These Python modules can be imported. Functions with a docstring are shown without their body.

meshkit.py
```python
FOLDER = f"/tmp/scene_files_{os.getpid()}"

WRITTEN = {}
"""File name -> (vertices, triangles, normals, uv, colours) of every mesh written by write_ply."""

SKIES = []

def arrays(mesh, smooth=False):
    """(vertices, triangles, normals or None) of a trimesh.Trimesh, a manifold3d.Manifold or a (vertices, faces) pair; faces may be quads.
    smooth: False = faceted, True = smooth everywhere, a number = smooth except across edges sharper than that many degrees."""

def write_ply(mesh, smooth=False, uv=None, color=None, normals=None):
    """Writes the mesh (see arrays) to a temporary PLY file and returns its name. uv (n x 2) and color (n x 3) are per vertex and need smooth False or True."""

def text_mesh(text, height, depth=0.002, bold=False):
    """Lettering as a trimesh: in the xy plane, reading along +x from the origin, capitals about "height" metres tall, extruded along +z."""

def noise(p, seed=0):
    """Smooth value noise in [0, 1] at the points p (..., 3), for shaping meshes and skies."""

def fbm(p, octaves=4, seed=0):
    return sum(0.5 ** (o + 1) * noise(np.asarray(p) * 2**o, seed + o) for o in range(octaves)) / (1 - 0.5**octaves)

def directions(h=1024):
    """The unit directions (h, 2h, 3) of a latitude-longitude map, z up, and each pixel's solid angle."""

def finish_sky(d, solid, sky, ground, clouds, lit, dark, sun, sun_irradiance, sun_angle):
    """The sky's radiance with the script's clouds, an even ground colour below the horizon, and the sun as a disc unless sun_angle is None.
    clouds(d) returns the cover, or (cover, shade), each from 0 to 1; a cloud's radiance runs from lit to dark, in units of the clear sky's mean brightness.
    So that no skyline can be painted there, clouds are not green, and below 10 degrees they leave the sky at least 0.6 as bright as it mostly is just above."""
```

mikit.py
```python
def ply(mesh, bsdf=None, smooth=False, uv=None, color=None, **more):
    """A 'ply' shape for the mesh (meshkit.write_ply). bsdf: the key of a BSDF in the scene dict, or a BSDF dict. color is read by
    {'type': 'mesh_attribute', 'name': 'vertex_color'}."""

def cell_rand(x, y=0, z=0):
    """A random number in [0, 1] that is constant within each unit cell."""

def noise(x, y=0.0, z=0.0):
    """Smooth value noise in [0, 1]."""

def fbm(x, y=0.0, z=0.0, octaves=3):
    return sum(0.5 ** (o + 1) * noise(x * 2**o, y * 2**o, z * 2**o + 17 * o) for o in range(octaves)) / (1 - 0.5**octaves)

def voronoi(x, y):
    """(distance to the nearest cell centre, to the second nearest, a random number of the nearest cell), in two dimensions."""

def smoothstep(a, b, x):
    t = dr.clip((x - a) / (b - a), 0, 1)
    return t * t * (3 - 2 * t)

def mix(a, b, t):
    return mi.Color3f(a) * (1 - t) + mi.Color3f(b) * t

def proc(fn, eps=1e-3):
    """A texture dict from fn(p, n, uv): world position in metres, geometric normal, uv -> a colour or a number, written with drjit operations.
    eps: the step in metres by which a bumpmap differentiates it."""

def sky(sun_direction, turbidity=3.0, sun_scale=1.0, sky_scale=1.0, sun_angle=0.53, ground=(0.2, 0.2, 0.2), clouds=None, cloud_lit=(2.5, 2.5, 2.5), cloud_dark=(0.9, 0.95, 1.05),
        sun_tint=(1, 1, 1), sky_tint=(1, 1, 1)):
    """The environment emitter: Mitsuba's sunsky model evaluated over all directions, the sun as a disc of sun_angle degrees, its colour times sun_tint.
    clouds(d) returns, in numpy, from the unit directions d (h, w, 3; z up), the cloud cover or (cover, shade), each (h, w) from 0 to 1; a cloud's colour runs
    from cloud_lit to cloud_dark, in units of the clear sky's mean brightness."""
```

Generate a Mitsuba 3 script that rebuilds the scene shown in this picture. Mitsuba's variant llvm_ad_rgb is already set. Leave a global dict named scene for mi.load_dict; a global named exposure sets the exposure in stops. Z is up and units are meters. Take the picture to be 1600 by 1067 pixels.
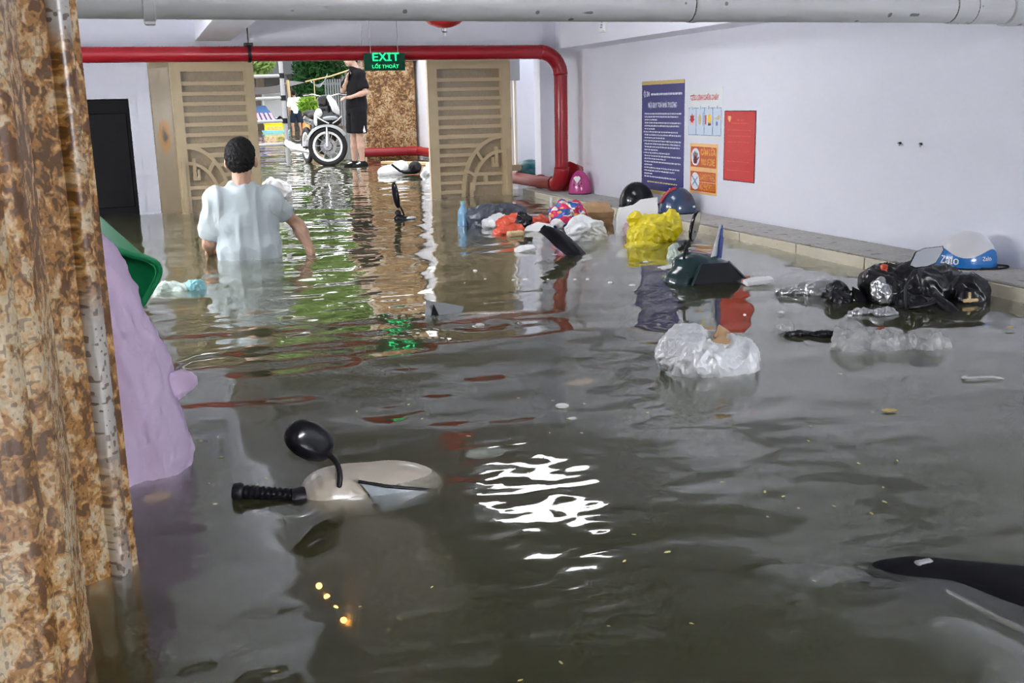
import math, random
import numpy as np, trimesh, mitsuba as mi, drjit as dr
import mikit, meshkit
from mikit import proc, noise, fbm, voronoi, smoothstep, mix
import shapely, shapely.geometry as sg, shapely.affinity as sa, shapely.ops as so
from manifold3d import Manifold

T = mi.ScalarTransform4f
scene, labels = {}, {}
random.seed(7)
rng = np.random.default_rng(7)

# ------------------------------------------------------------------ camera, light, exposure
CAM = (0.0, 0.0, 0.86)
FWD = (0.31915296, 0.9214143, -0.22166882)
UP = (0.09480587, 0.20168616, 0.97485104)
scene['camera'] = {'type': 'perspective', 'fov': 2 * math.degrees(math.atan(800 / 1627.97)), 'fov_axis': 'x', 'near_clip': 0.05, 'far_clip': 500,
                   'to_world': T().look_at(origin=CAM, target=[a + b for a, b in zip(CAM, FWD)], up=UP)}
exposure = 2.0
scene['sky'] = mikit.sky((0.3, 0.25, 0.92), turbidity=6, sun_scale=0.0, sky_scale=4.8, sun_angle=None,
                         clouds=lambda d: (np.ones(d.shape[:2]), 0.5 * meshkit.fbm(d * 3.0, 3, 5)), cloud_lit=(1.15, 1.15, 1.15), cloud_dark=(0.8, 0.82, 0.86))

# ------------------------------------------------------------------ helpers
def say(key, label=None, cat=None, group=None, kind=None):
    d = labels.setdefault(key, {})
    for k, v in (('label', label), ('category', cat), ('group', group), ('kind', kind)):
        if v: d[k] = v
    return key
def numbered(name):
    if not any(k == name or k.startswith(name + '__') for k in scene) and name not in labels: return name
    i = 1
    while any(k == f'{name}_{i:03d}' or k.startswith(f'{name}_{i:03d}__') for k in scene) or f'{name}_{i:03d}' in labels: i += 1
    return f'{name}_{i:03d}'
def put(name, mesh, mat, smooth=30, to=None, **kw):
    key = numbered(name)
    d = mikit.ply(mesh, mat, smooth=smooth, **kw)
    if to is not None: d['to_world'] = to
    scene[key] = d
    return key
def struct(name, mesh, mat, smooth=30, **kw):
    k = put(name, mesh, mat, smooth, **kw)
    labels[k] = {'kind': 'structure'}
    return k
def thing(name, label, cat, group=None, kind=None):
    key = numbered(name)
    return say(key, label, cat, group, kind)
def part(root, name, mesh, mat, smooth=30, label=None, kind=None, **kw):
    k = put(root + '__' + name, mesh, mat, smooth, **kw)
    if label or kind: say(k, label, None, None, kind)
    return k
cat_ = trimesh.util.concatenate
def rot(axis, deg, pt=None): return trimesh.transformations.rotation_matrix(math.radians(deg), axis, pt)
def move(m, t=(0, 0, 0), rx=0, ry=0, rz=0, s=None):
    m = m.copy()
    if s is not None: m.apply_scale(s)
    if rx: m.apply_transform(rot([1, 0, 0], rx))
    if ry: m.apply_transform(rot([0, 1, 0], ry))
    if rz: m.apply_transform(rot([0, 0, 1], rz))
    m.apply_translation(t)
    return m
def box(x0, x1, y0, y1, z0, z1, bev=0.0):
    if bev <= 0:
        m = trimesh.creation.box((x1 - x0, y1 - y0, z1 - z0))
    else:
        e = np.array([x1 - x0, y1 - y0, z1 - z0]) / 2
        b = min(bev, e.min() * 0.9)
        pts = [np.array([sx, sy, sz]) * (e - b * np.array(k)) for sx in (-1, 1) for sy in (-1, 1) for sz in (-1, 1) for k in ((0, 1, 1), (1, 0, 1), (1, 1, 0))]
        m = trimesh.convex.convex_hull(np.array(pts))
    m.apply_translation(((x0 + x1) / 2, (y0 + y1) / 2, (z0 + z1) / 2))
    return m
def spline(pts, n=24):
    from scipy.interpolate import CubicSpline
    p = np.asarray(pts, float)
    t = np.r_[0, np.cumsum(np.linalg.norm(np.diff(p, axis=0), axis=1) ** 0.5)]
    return CubicSpline(t, p)(np.linspace(0, t[-1], n))
def tube(pts, r, sides=12, cap=True):
    p = np.asarray(pts, float); n = len(p)
    r = np.broadcast_to(np.asarray(r, float), (n,))
    t = np.gradient(p, axis=0); t /= np.linalg.norm(t, axis=1, keepdims=True) + 1e-12
    a = np.cross(t[0], [0, 0, 1] if abs(t[0][2]) < 0.9 else [1, 0, 0]); a /= np.linalg.norm(a)
    A = []
    for k in range(n):
        a = a - t[k] * (a @ t[k]); a /= np.linalg.norm(a); A.append(a)
    A = np.array(A); B = np.cross(t, A)
    ang = np.arange(sides) * 2 * np.pi / sides
    v = p[:, None] + r[:, None, None] * (np.cos(ang)[None, :, None] * A[:, None] + np.sin(ang)[None, :, None] * B[:, None])
    i, j = np.meshgrid(np.arange(n - 1), np.arange(sides), indexing='ij'); j2 = (j + 1) % sides
    q = np.stack([i * sides + j, i * sides + j2, (i + 1) * sides + j2, (i + 1) * sides + j], -1).reshape(-1, 4)
    f = np.vstack([q[:, [0, 1, 2]], q[:, [0, 2, 3]]])
    v = v.reshape(-1, 3)
    if cap:
        v = np.vstack([v, p[0], p[-1]]); m = len(v); k = np.arange(sides); k2 = (k + 1) % sides
        f = np.vstack([f, np.stack([np.full(sides, m - 2), k2, k], 1), np.stack([np.full(sides, m - 1), (n - 1) * sides + k, (n - 1) * sides + k2], 1)])
    return trimesh.Trimesh(v, f, process=False)
def lathe(prof, sides=32, axis=None, at=(0, 0, 0)):
    m = trimesh.creation.revolve(np.asarray(prof, float), sections=sides)
    if axis is not None: m.apply_transform(trimesh.geometry.align_vectors([0, 0, 1], np.asarray(axis, float) / np.linalg.norm(axis)))
    m.apply_translation(at)
    return m
def extrude(poly, h, z=0.0):
    if isinstance(poly, (list, tuple, np.ndarray)): poly = sg.Polygon(poly)
    ms = [trimesh.creation.extrude_polygon(g, h, engine='earcut') for g in getattr(poly, 'geoms', [poly]) if g.area > 1e-9]
    m = cat_(ms); m.apply_translation((0, 0, z)); return m
def frame(m, o, ex, ey):
    """mesh in its own xy plane (z = out) placed with origin o, x along ex, y along ey."""
    ex = np.asarray(ex, float) / np.linalg.norm(ex); ey = np.asarray(ey, float); ey = ey - ex * (ex @ ey); ey /= np.linalg.norm(ey)
    M4 = np.eye(4); M4[:3, 0], M4[:3, 1], M4[:3, 2], M4[:3, 3] = ex, ey, np.cross(ex, ey), o
    m = m.copy(); m.apply_transform(M4); return m
# signed-distance modelling: smooth unions of round cones and ellipsoids, meshed by surface nets
def nets(F, lo, hi, h):
    lo, hi = np.asarray(lo, float), np.asarray(hi, float)
    n = np.ceil((hi - lo) / h).astype(int) + 1
    st = 5; nc = -(-(n - 1) // st) + 1                                  # coarse pass first, then only the cells near the surface
    gc = np.stack(np.meshgrid(*[lo[k] + h * st * np.arange(nc[k]) for k in range(3)], indexing='ij'), -1)
    dc = F(gc.reshape(-1, 3)).reshape(nc)
    near = np.abs(dc) < h * st * 1.9
    up = lambda a: np.repeat(np.repeat(np.repeat(a, st, 0), st, 1), st, 2)
    big = lambda a: up(a)[st // 2:, st // 2:, st // 2:][:n[0], :n[1], :n[2]]
    pad_ = lambda a, v: np.pad(a, [(0, 1)] * 3, constant_values=v)
    d = big(pad_(np.where(dc < 0, -1.0, 1.0) * h, h)).copy(); nr = big(pad_(near, False))
    ii = np.argwhere(nr); d[nr] = F(lo + h * ii)
    c = np.stack([d[i:n[0] - 1 + i, j:n[1] - 1 + j, k:n[2] - 1 + k] for i in (0, 1) for j in (0, 1) for k in (0, 1)], -1)
    act = (c.min(-1) < 0) & (c.max(-1) >= 0)
    idx = -np.ones(act.shape, int); ii = np.argwhere(act); idx[act] = np.arange(len(ii)); c = c[act]
    cor = np.array([(i, j, k) for i in (0, 1) for j in (0, 1) for k in (0, 1)], float)
    s, w = np.zeros((len(ii), 3)), np.zeros(len(ii))
    for a in range(8):
        for b in range(a + 1, 8):
            if np.abs(cor[a] - cor[b]).sum() == 1:
                x = (c[:, a] < 0) != (c[:, b] < 0)
                t = np.where(x, c[:, a] / np.where(x, c[:, a] - c[:, b], 1), 0)
                s += np.where(x[:, None], cor[a] + t[:, None] * (cor[b] - cor[a]), 0); w += x
    v = lo + h * (ii + s / w[:, None])
    fs = []
    for ax in range(3):
        b1, b2 = (ax + 1) % 3, (ax + 2) % 3
        sl = [slice(1, -1)] * 3; sl[ax] = slice(0, -1)
        d0 = d[tuple(sl)]; sl2 = list(sl); sl2[ax] = slice(1, None); d1 = d[tuple(sl2)]
        for flip, msk in ((False, (d0 < 0) & (d1 >= 0)), (True, (d0 >= 0) & (d1 < 0))):
            e = np.argwhere(msk)
            if not len(e): continue
            e[:, b1] += 1; e[:, b2] += 1
            o = lambda u, w_: (lambda q: idx[tuple(q.T)])(e - u * np.eye(3, dtype=int)[b1] - w_ * np.eye(3, dtype=int)[b2])
            q = np.stack([o(1, 1), o(0, 1), o(0, 0), o(1, 0)], 1)
            fs.append(q[:, ::-1] if flip else q)
    q = np.vstack(fs); q = q[(q >= 0).all(1)]
    m = trimesh.Trimesh(v, np.vstack([q[:, [0, 1, 2]], q[:, [0, 2, 3]]]), process=False)
    return m
def cone(a, b, ra, rb):
    a, b = np.asarray(a, float), np.asarray(b, float)
    def f(p):
        ab = b - a; t = np.clip(((p - a) @ ab) / max(ab @ ab, 1e-12), 0, 1)
        return np.linalg.norm(p - a - t[:, None] * ab, axis=1) - (ra + (rb - ra) * t)
    f.lo, f.hi = np.minimum(a - ra, b - rb), np.maximum(a + ra, b + rb)
    return f
def ell(c, r, R=None):
    c, r = np.asarray(c, float), np.asarray(r, float)
    def f(p):
        q = p - c
        if R is not None: q = q @ R
        k0 = np.linalg.norm(q / r, axis=1); k1 = np.linalg.norm(q / r ** 2, axis=1)
        return k0 * (k0 - 1) / np.maximum(k1, 1e-9)
    f.lo, f.hi = c - r.max(), c + r.max()
    return f
def sun(fs, k=0.02):
    """smooth union"""
    def f(p):
        d = fs[0](p)
        for g in fs[1:]:
            e = g(p); hh = np.maximum(k - np.abs(d - e), 0) / k
            d = np.minimum(d, e) - hh * hh * k / 4
        return d
    f.lo = np.min([g.lo for g in fs], 0); f.hi = np.max([g.hi for g in fs], 0)
    return f
def solid(f, h, pad=0.0): return nets(f, f.lo - 2 * h - pad, f.hi + 2 * h + pad, h)

# ------------------------------------------------------------------ materials
def mat(key, color, rough=0.5, spec=0.5, metal=0.0, coat=0.0, bump=None, two=True, **kw):
    c = {'type': 'rgb', 'value': list(color)} if isinstance(color, (tuple, list)) else proc(color)
    b = {'type': 'principled', 'base_color': c, 'roughness': rough if not callable(rough) else proc(rough), 'specular': spec, 'metallic': metal, **kw}
    if coat: b.update(clearcoat=coat, clearcoat_gloss=0.95)
    if bump: b = {'type': 'bumpmap', 'arbitrary': proc(bump[0], eps=bump[2] if len(bump) > 2 else 1e-3), 'scale': bump[1], 'bsdf': b}
    scene[key] = {'type': 'twosided', 'bsdf': b} if two else b
    return key
# ------------------------------------------------------------------ surfaces of the building
def plaster(base):
    b = mi.Color3f(*base)
    return lambda p, n, uv: b * (0.955 + 0.06 * fbm(p.x * 1.3 + 3, p.y * 1.3, p.z * 1.3) + 0.02 * noise(p.x * 60, p.y * 60, p.z * 60))
mat('wall_paint', plaster((0.755, 0.77, 0.845)), 0.5, 0.35)
mat('ceiling_paint', plaster((0.74, 0.75, 0.79)), 0.7, 0.2)
def cement(p, n, uv):
    g = 0.245 + 0.10 * fbm(p.x * 9, p.y * 9, p.z * 9, 4) + 0.10 * noise(p.x * 90, p.y * 90, p.z * 90) - 0.14 * smoothstep(0.66, 0.8, noise(p.x * 25 + 9, p.y * 25, p.z * 25))
    return mi.Color3f(g, g * 0.97, g * 0.91)
mat('cement', cement, 0.85, 0.2)
mat('cream_tile', lambda p, n, uv: mi.Color3f(0.70, 0.65, 0.52) * (0.86 + 0.2 * fbm(p.x * 6, p.y * 6, p.z * 6)) - 0.14 * smoothstep(0.80, 0.86, noise(p.x * 40, p.y * 40, p.z * 40)), 0.35, 0.4)
mat('ground_mat', lambda p, n, uv: mi.Color3f(0.36, 0.33, 0.26) * (0.8 + 0.4 * fbm(p.x * 2, p.y * 2)), 0.9)
mat('grout', (0.25, 0.23, 0.19), 0.9)
mat('dark_door', (0.006, 0.006, 0.007), 0.5, 0.12)
mat('black_plastic', (0.010, 0.010, 0.012), 0.4, 0.25)
mat('black_gloss', (0.006, 0.006, 0.008), 0.14, 0.28, coat=0.12)
mat('white_plastic', (0.78, 0.79, 0.80), 0.35, 0.5)
mat('chrome', (0.75, 0.75, 0.76), 0.12, metal=1.0)
mat('steel', (0.42, 0.43, 0.45), 0.35, 0.6, metal=0.4)
def gran(pale):
    """chunky brown and cream granite: two warped layers of broken blobs, dark broken seams, fine dark specks"""
    def g(p, n, uv):
        u, v = p.x * 0.8 + p.y * 0.8, p.z * 0.85
        wu, wv = 0.035 * (fbm(u * 38, v * 38, 1, 3) - 0.5), 0.035 * (fbm(u * 38 + 9, v * 38, 4, 3) - 0.5)
        a = fbm((u + wu) * 52, (v + wv) * 52, 2, 2)
        b = noise((u + 1.6 * wu) * 95 + 5, (v + 1.6 * wv) * 95, 7)
        big = fbm(u * 11 + 4, v * 9, 3, 3)
        t = 0.62 * a + 0.38 * b + 0.55 * (big - 0.5) + 0.16 * (noise(u * 230, v * 230, 4) - 0.5) + 0.07 * (noise(u * 520, v * 520, 6) - 0.5)
        col = mix((0.085, 0.034, 0.008), (0.27, 0.125, 0.030), smoothstep(0.34, 0.44, t))
        col = mix(col, (0.42, 0.265, 0.115), smoothstep(0.50, 0.58, t))
        col = mix(col, (0.47, 0.375, 0.245), smoothstep(0.62, 0.72, t))
        seam = dr.abs(fbm((u + 2 * wu) * 44 + 3, (v + 2 * wv) * 44, 9, 2) - 0.5)
        col = mix(col, (0.055, 0.026, 0.012), (1 - smoothstep(0.010, 0.040, seam)) * 0.55 * smoothstep(0.46, 0.60, noise(u * 30, v * 30, 5)))
        col = col * (0.84 + 0.32 * noise(u * 300 + 2, v * 300, 8))
        sp = smoothstep(0.68, 0.80, noise(u * 170 + 5, v * 170, 3))
        col = mix(col, (0.09, 0.05, 0.03), 0.55 * sp)
        w = pale * smoothstep(0.40, 0.60, noise(p.z * 4 + 2.4, 3, 2))
        return mix(col, mix((0.42, 0.41, 0.39), (0.14, 0.11, 0.09), sp), w)
    return g
granite_relief = lambda p, n, uv: fbm(p.x * 60, p.y * 60, p.z * 60, 3)
mat('granite', gran(0.0), 0.45, 0.5, bump=(granite_relief, 0.004, 2e-3))
mat('granite_trim', gran(0.9), 0.3, 0.5)
mat('granite_near', gran(0.08), 0.35, 0.5)
mat('red_pipe_paint', lambda p, n, uv: mi.Color3f(0.27, 0.010, 0.016) * (0.9 + 0.2 * fbm(p.x * 8, p.y * 8, p.z * 8)), 0.28, 0.5)
mat('red_rust', (0.20, 0.035, 0.03), 0.5)
mat('grey_pvc', lambda p, n, uv: mi.Color3f(0.62, 0.63, 0.64) * (0.9 + 0.14 * fbm(p.x * 3, p.y * 30, p.z * 30)) - 0.4 * smoothstep(0.86, 0.89, noise(p.x * 30 + 3, p.y * 40, p.z * 30)), 0.35, 0.45)
mat('beige_steel', lambda p, n, uv: mi.Color3f(0.57, 0.455, 0.275) * (0.9 + 0.2 * fbm(p.x * 5, p.y * 5, p.z * 5)), 0.32, 0.5)
mat('beige_sheet', lambda p, n, uv: mi.Color3f(0.35, 0.275, 0.17) * (0.85 + 0.2 * noise(p.x * 220, 0, p.z * 40) + 0.15 * fbm(p.x * 4, 1, p.z * 4)), 0.14, 0.6)
def post_col(p, n, uv):
    r = dr.sqrt(dr.square((p.x - 0.215) / 0.06) + dr.square((p.z - 0.66) / 0.17)) + 0.6 * (fbm(p.x * 25, p.y * 25, p.z * 12, 3) - 0.5)
    col = mi.Color3f(0.36, 0.29, 0.18) * (0.85 + 0.3 * fbm(p.x * 6, p.y * 6, p.z * 2))
    col = mix((0.42, 0.20, 0.02), col, smoothstep(0.55, 1.1, r))
    return mix((0.05, 0.025, 0.008), col, smoothstep(0.1, 0.6, r + 0.25 * (fbm(p.x * 40, 3, p.z * 20) - 0.3)))
mat('stained_post', post_col, 0.2, 0.6)

FLOOR, CEIL, LEDGE = -1.05, 1.86, 0.062
struct('floor', box(-2.2, 6.0, -3.0, 10.4, FLOOR - 0.1, FLOOR), 'ground_mat')
struct('ceiling', box(-2.2, 4.2, -3.0, 9.9, CEIL, CEIL + 0.1), 'ceiling_paint')
struct('wall_right', cat_([box(3.813, 4.1, -3.0, 8.9, FLOOR, CEIL), box(3.835, 4.1, 8.9, 9.66, FLOOR, CEIL)]), 'wall_paint', False)
struct('wall_left', box(-1.7, -1.5, -3.0, 10.2, FLOOR, CEIL), 'wall_paint')
struct('wall_back', box(-1.5, 3.813, -3.1, -2.9, FLOOR, CEIL), 'wall_paint')
# wall beside the gate, with the dark doorway in it, and the lintel wall over the gate
dz = 0.985
struct('wall_front', cat_([box(-1.5, -0.46, 9.75, 10.0, FLOOR, 1.36), box(-0.46, -0.055, 9.75, 10.0, dz, 1.36), box(-0.055, 0.125, 9.75, 10.0, FLOOR, 1.36),
                           box(-1.5, 1.97, 9.62, 9.75, 1.36, CEIL), box(1.97, 3.84, 9.605, 9.75, 1.36, CEIL)]), 'wall_paint', False)
struct('wall_pier', cat_([box(3.683, 4.1, 9.635, 9.80, FLOOR, CEIL), box(3.66, 3.95, 10.25, 10.6, FLOOR, CEIL)]), 'wall_paint')
struct('trim_1', cat_([box(-0.52, -0.46, 9.735, 9.75, FLOOR, dz + 0.06), box(-0.055, 0.005, 9.735, 9.75, FLOOR, dz + 0.06), box(-0.46, -0.055, 9.735, 9.75, dz, dz + 0.06)]), 'wall_paint', False)
d = struct('door_1', box(-0.46, -0.055, 9.90, 9.94, FLOOR, dz, 0.004), 'dark_door')
part(d, 'panel', box(-0.43, -0.085, 9.885, 9.90, 0.05, dz - 0.12, 0.006), 'dark_door')
struct('beam_right', box(3.533, 3.813, -3.0, 8.76, 1.326, CEIL), 'wall_paint')
struct('beam_middle', box(0.53, 0.82, -3.0, 9.62, 1.45, CEIL), 'wall_paint')
# kerb ledge along the right wall: cement cap on a row of cream tiles
lg = struct('ledge', box(3.483, 3.813, -2.9, 9.63, FLOOR, LEDGE - 0.012), 'grout')
part(lg, 'cement_cap', box(3.477, 3.813, -2.9, 9.63, LEDGE - 0.012, LEDGE, 0.004), 'cement', label='rough grey cement top of the ledge')
tile = mikit.ply(box(3.468, 3.483, -0.298, 0.298, -0.25, LEDGE - 0.013, 0.003), 'cream_tile')
for i in range(17):
    scene[numbered('ledge__tile')] = {**tile, 'to_world': T().translate([0, -0.70 + 0.604 * i, 0])}
# granite clad door jamb that the picture is taken from
gj = struct('wall_jamb', extrude([(-0.084, 2.035), (-0.080, 2.023), (-0.098, 2.010), (-0.125, 1.985), (-0.186, 1.944), (-0.30, 1.865), (-0.30, 1.60), (-0.9, 1.40), (-0.9, 2.2), (-0.15, 2.2)], 3.0, FLOOR), 'granite', False)
part(gj, 'bullnose', tube([(-0.110, 1.992, FLOOR), (-0.110, 1.992, 0.4), (-0.110, 1.992, 1.85)], 0.020, 20), 'granite_trim', True, label='rounded grey white granite moulding')
def near_mould():
    pts = [(-0.150, 1.70), (-0.157, 1.615)]
    for c, r, a0, a1 in (((-0.180, 1.600), 0.024, 20, -80), ((-0.212, 1.566), 0.030, 10, -100)):
        pts += [(c[0] + r * math.cos(math.radians(a)), c[1] + r * math.sin(math.radians(a))) for a in np.linspace(a0, a1, 9)]
    return extrude(pts + [(-0.30, 1.50), (-0.6, 1.35), (-0.6, 1.70)], 2.9, FLOOR)
part(gj, 'near_moulding', near_mould(), 'granite_near', 35)

# street ramp and street ground
def ramp(x, y): return np.interp(y, [10.0, 14.6, 17.0], [FLOOR, -0.05, -0.07]) + 0 * x
def grid(xs, ys, f):
    X, Y_ = np.meshgrid(xs, ys)
    v = np.stack([X, Y_, f(X, Y_)], -1).reshape(-1, 3)
    n, m = len(ys), len(xs)
    i, j = np.meshgrid(np.arange(n - 1), np.arange(m - 1), indexing='ij'); a = i * m + j
    q = np.stack([a, a + 1, a + m + 1, a + m], -1).reshape(-1, 4)
    return trimesh.Trimesh(v, np.vstack([q[:, [0, 1, 2]], q[:, [0, 2, 3]]]), process=False)
struct('ground', grid(np.linspace(-40, 60, 5), np.array([10.1, 12, 14.6, 17, 30, 120.0]), ramp), 'ground_mat')
struct('wall_passage', box(4.55, 4.75, 9.6, 18.3, FLOOR, 2.4), 'wall_paint')
struct('wall_passage_left', box(-1.7, -1.5, 10.2, 17.5, FLOOR, 2.2), 'wall_paint')
gp = struct('pillar_passage', box(3.62, 4.50, 17.7, 18.5, -0.3, 3.1, 0.02), 'granite')
part(gp, 'capital', box(3.55, 4.56, 17.62, 18.58, 1.62, 1.72, 0.01), 'granite_trim')

# ------------------------------------------------------------------ pipes under the ceiling
def arc3(c, a, b, r, n=9):
    c, a, b = map(np.asarray, (c, a, b)); t = np.linspace(0, np.pi / 2, n)
    return [c + r * (a * np.cos(k) + b * np.sin(k)) for k in t]
px, py, pz, lz, R = 3.60, 8.90, 1.306, 0.135, 0.20
fp = thing('fire_pipe', 'thick dark red pipe running over the gate, down the corner and back along the ledge', 'pipe')
part(fp, 'top_run', tube([(-1.5, py, pz), (0.9, py, pz), (px - R, py, pz)], 0.060, 24), 'red_pipe_paint', True)
part(fp, 'elbow', tube(arc3((px - R, py, pz - R), (0, 0, 1), (1, 0, 0), R, 12), 0.064, 24), 'red_pipe_paint', True)
part(fp, 'drop', tube([(px, py, pz - R), (px, py, 0.7), (px, py, lz + 0.16)], 0.060, 24), 'red_pipe_paint', True)
part(fp, 'elbow', tube(arc3((px, py + 0.16, lz + 0.16), (0, -1, 0), (0, 0, -1), 0.16, 12), 0.070, 24), 'red_pipe_paint', True)
part(fp, 'ledge_run', tube([(px, py + 0.16, lz), (3.575, 9.45, lz), (3.56, 10.0, lz), (3.56, 11.6, lz)], 0.058, 24), 'red_rust', True)
for y in (9.08, 9.40): part(fp, 'collar', tube([(px - 0.01, y, lz), (px - 0.012, y + 0.035, lz)], 0.068, 24), 'red_rust', 40)
part(fp, 'hanger', cat_([tube([(0.90, py, pz + 0.055), (0.90, py, 1.86)], 0.005, 8), lathe([[0.064, -0.012], [0.068, -0.012], [0.068, 0.012], [0.064, 0.012]], 24, (1, 0, 0), (0.90, py, pz)), box(0.865, 0.935, py - 0.02, py + 0.02, pz + 0.06, pz + 0.085, 0.004)]), 'black_plastic', 30, label='black pipe hanger')
fp2 = thing('fire_pipe', 'short bright red pipe lying at the foot of the granite pillar outside the gate', 'pipe')
part(fp2, 'run', tube([(3.45, 17.55, 0.13), (4.30, 17.52, 0.13)], 0.075, 20), 'red_pipe_paint', True)
part(fp2, 'elbow', tube([(4.28, 17.52, 0.13), (4.40, 17.45, 0.13), (4.44, 17.30, 0.13)], 0.08, 20), 'red_pipe_paint', True)
part(fp2, 'run', tube([(4.44, 17.32, 0.13), (4.44, 13.0, 0.13)], 0.075, 20), 'red_pipe_paint', True)
dp = thing('drain_pipe', 'wide pale grey plastic drain pipe crossing just under the ceiling', 'pipe')
dy, dzc, dr_ = 3.55, 1.203, 0.0625
part(dp, 'run', tube([(-1.5, dy, dzc + 0.008), (1.0, dy, dzc), (3.813, dy, dzc)], dr_, 40), 'grey_pvc', True)
for x0, x1, r, nm in ((0.048, 0.085, 0.0685, 'clamp'), (1.945, 1.972, 0.066, 'socket'), (3.12, 3.40, 0.0665, 'socket'), (3.40, 3.81, 0.075, 'flange')):
    part(dp, nm, tube([(x0, dy, dzc), (x0 + 0.003, dy, dzc), (x1 - 0.003, dy, dzc), (x1, dy, dzc)], [r - 0.003, r, r, r - 0.003], 40), 'grey_pvc', 40)
part(dp, 'clamp_foot', box(0.05, 0.083, dy - 0.012, dy + 0.012, dzc - 0.078, dzc - 0.06, 0.003), 'grey_pvc')
for x, e in ((1.942, 0), (3.117, 0), (3.218, 0.0035)): part(dp, 'glue_seam', tube([(x, dy, dzc), (x + 0.003, dy, dzc)], 0.0635 + e, 40), 'black_plastic', 40, label='dark glue line round the joint')

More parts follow.
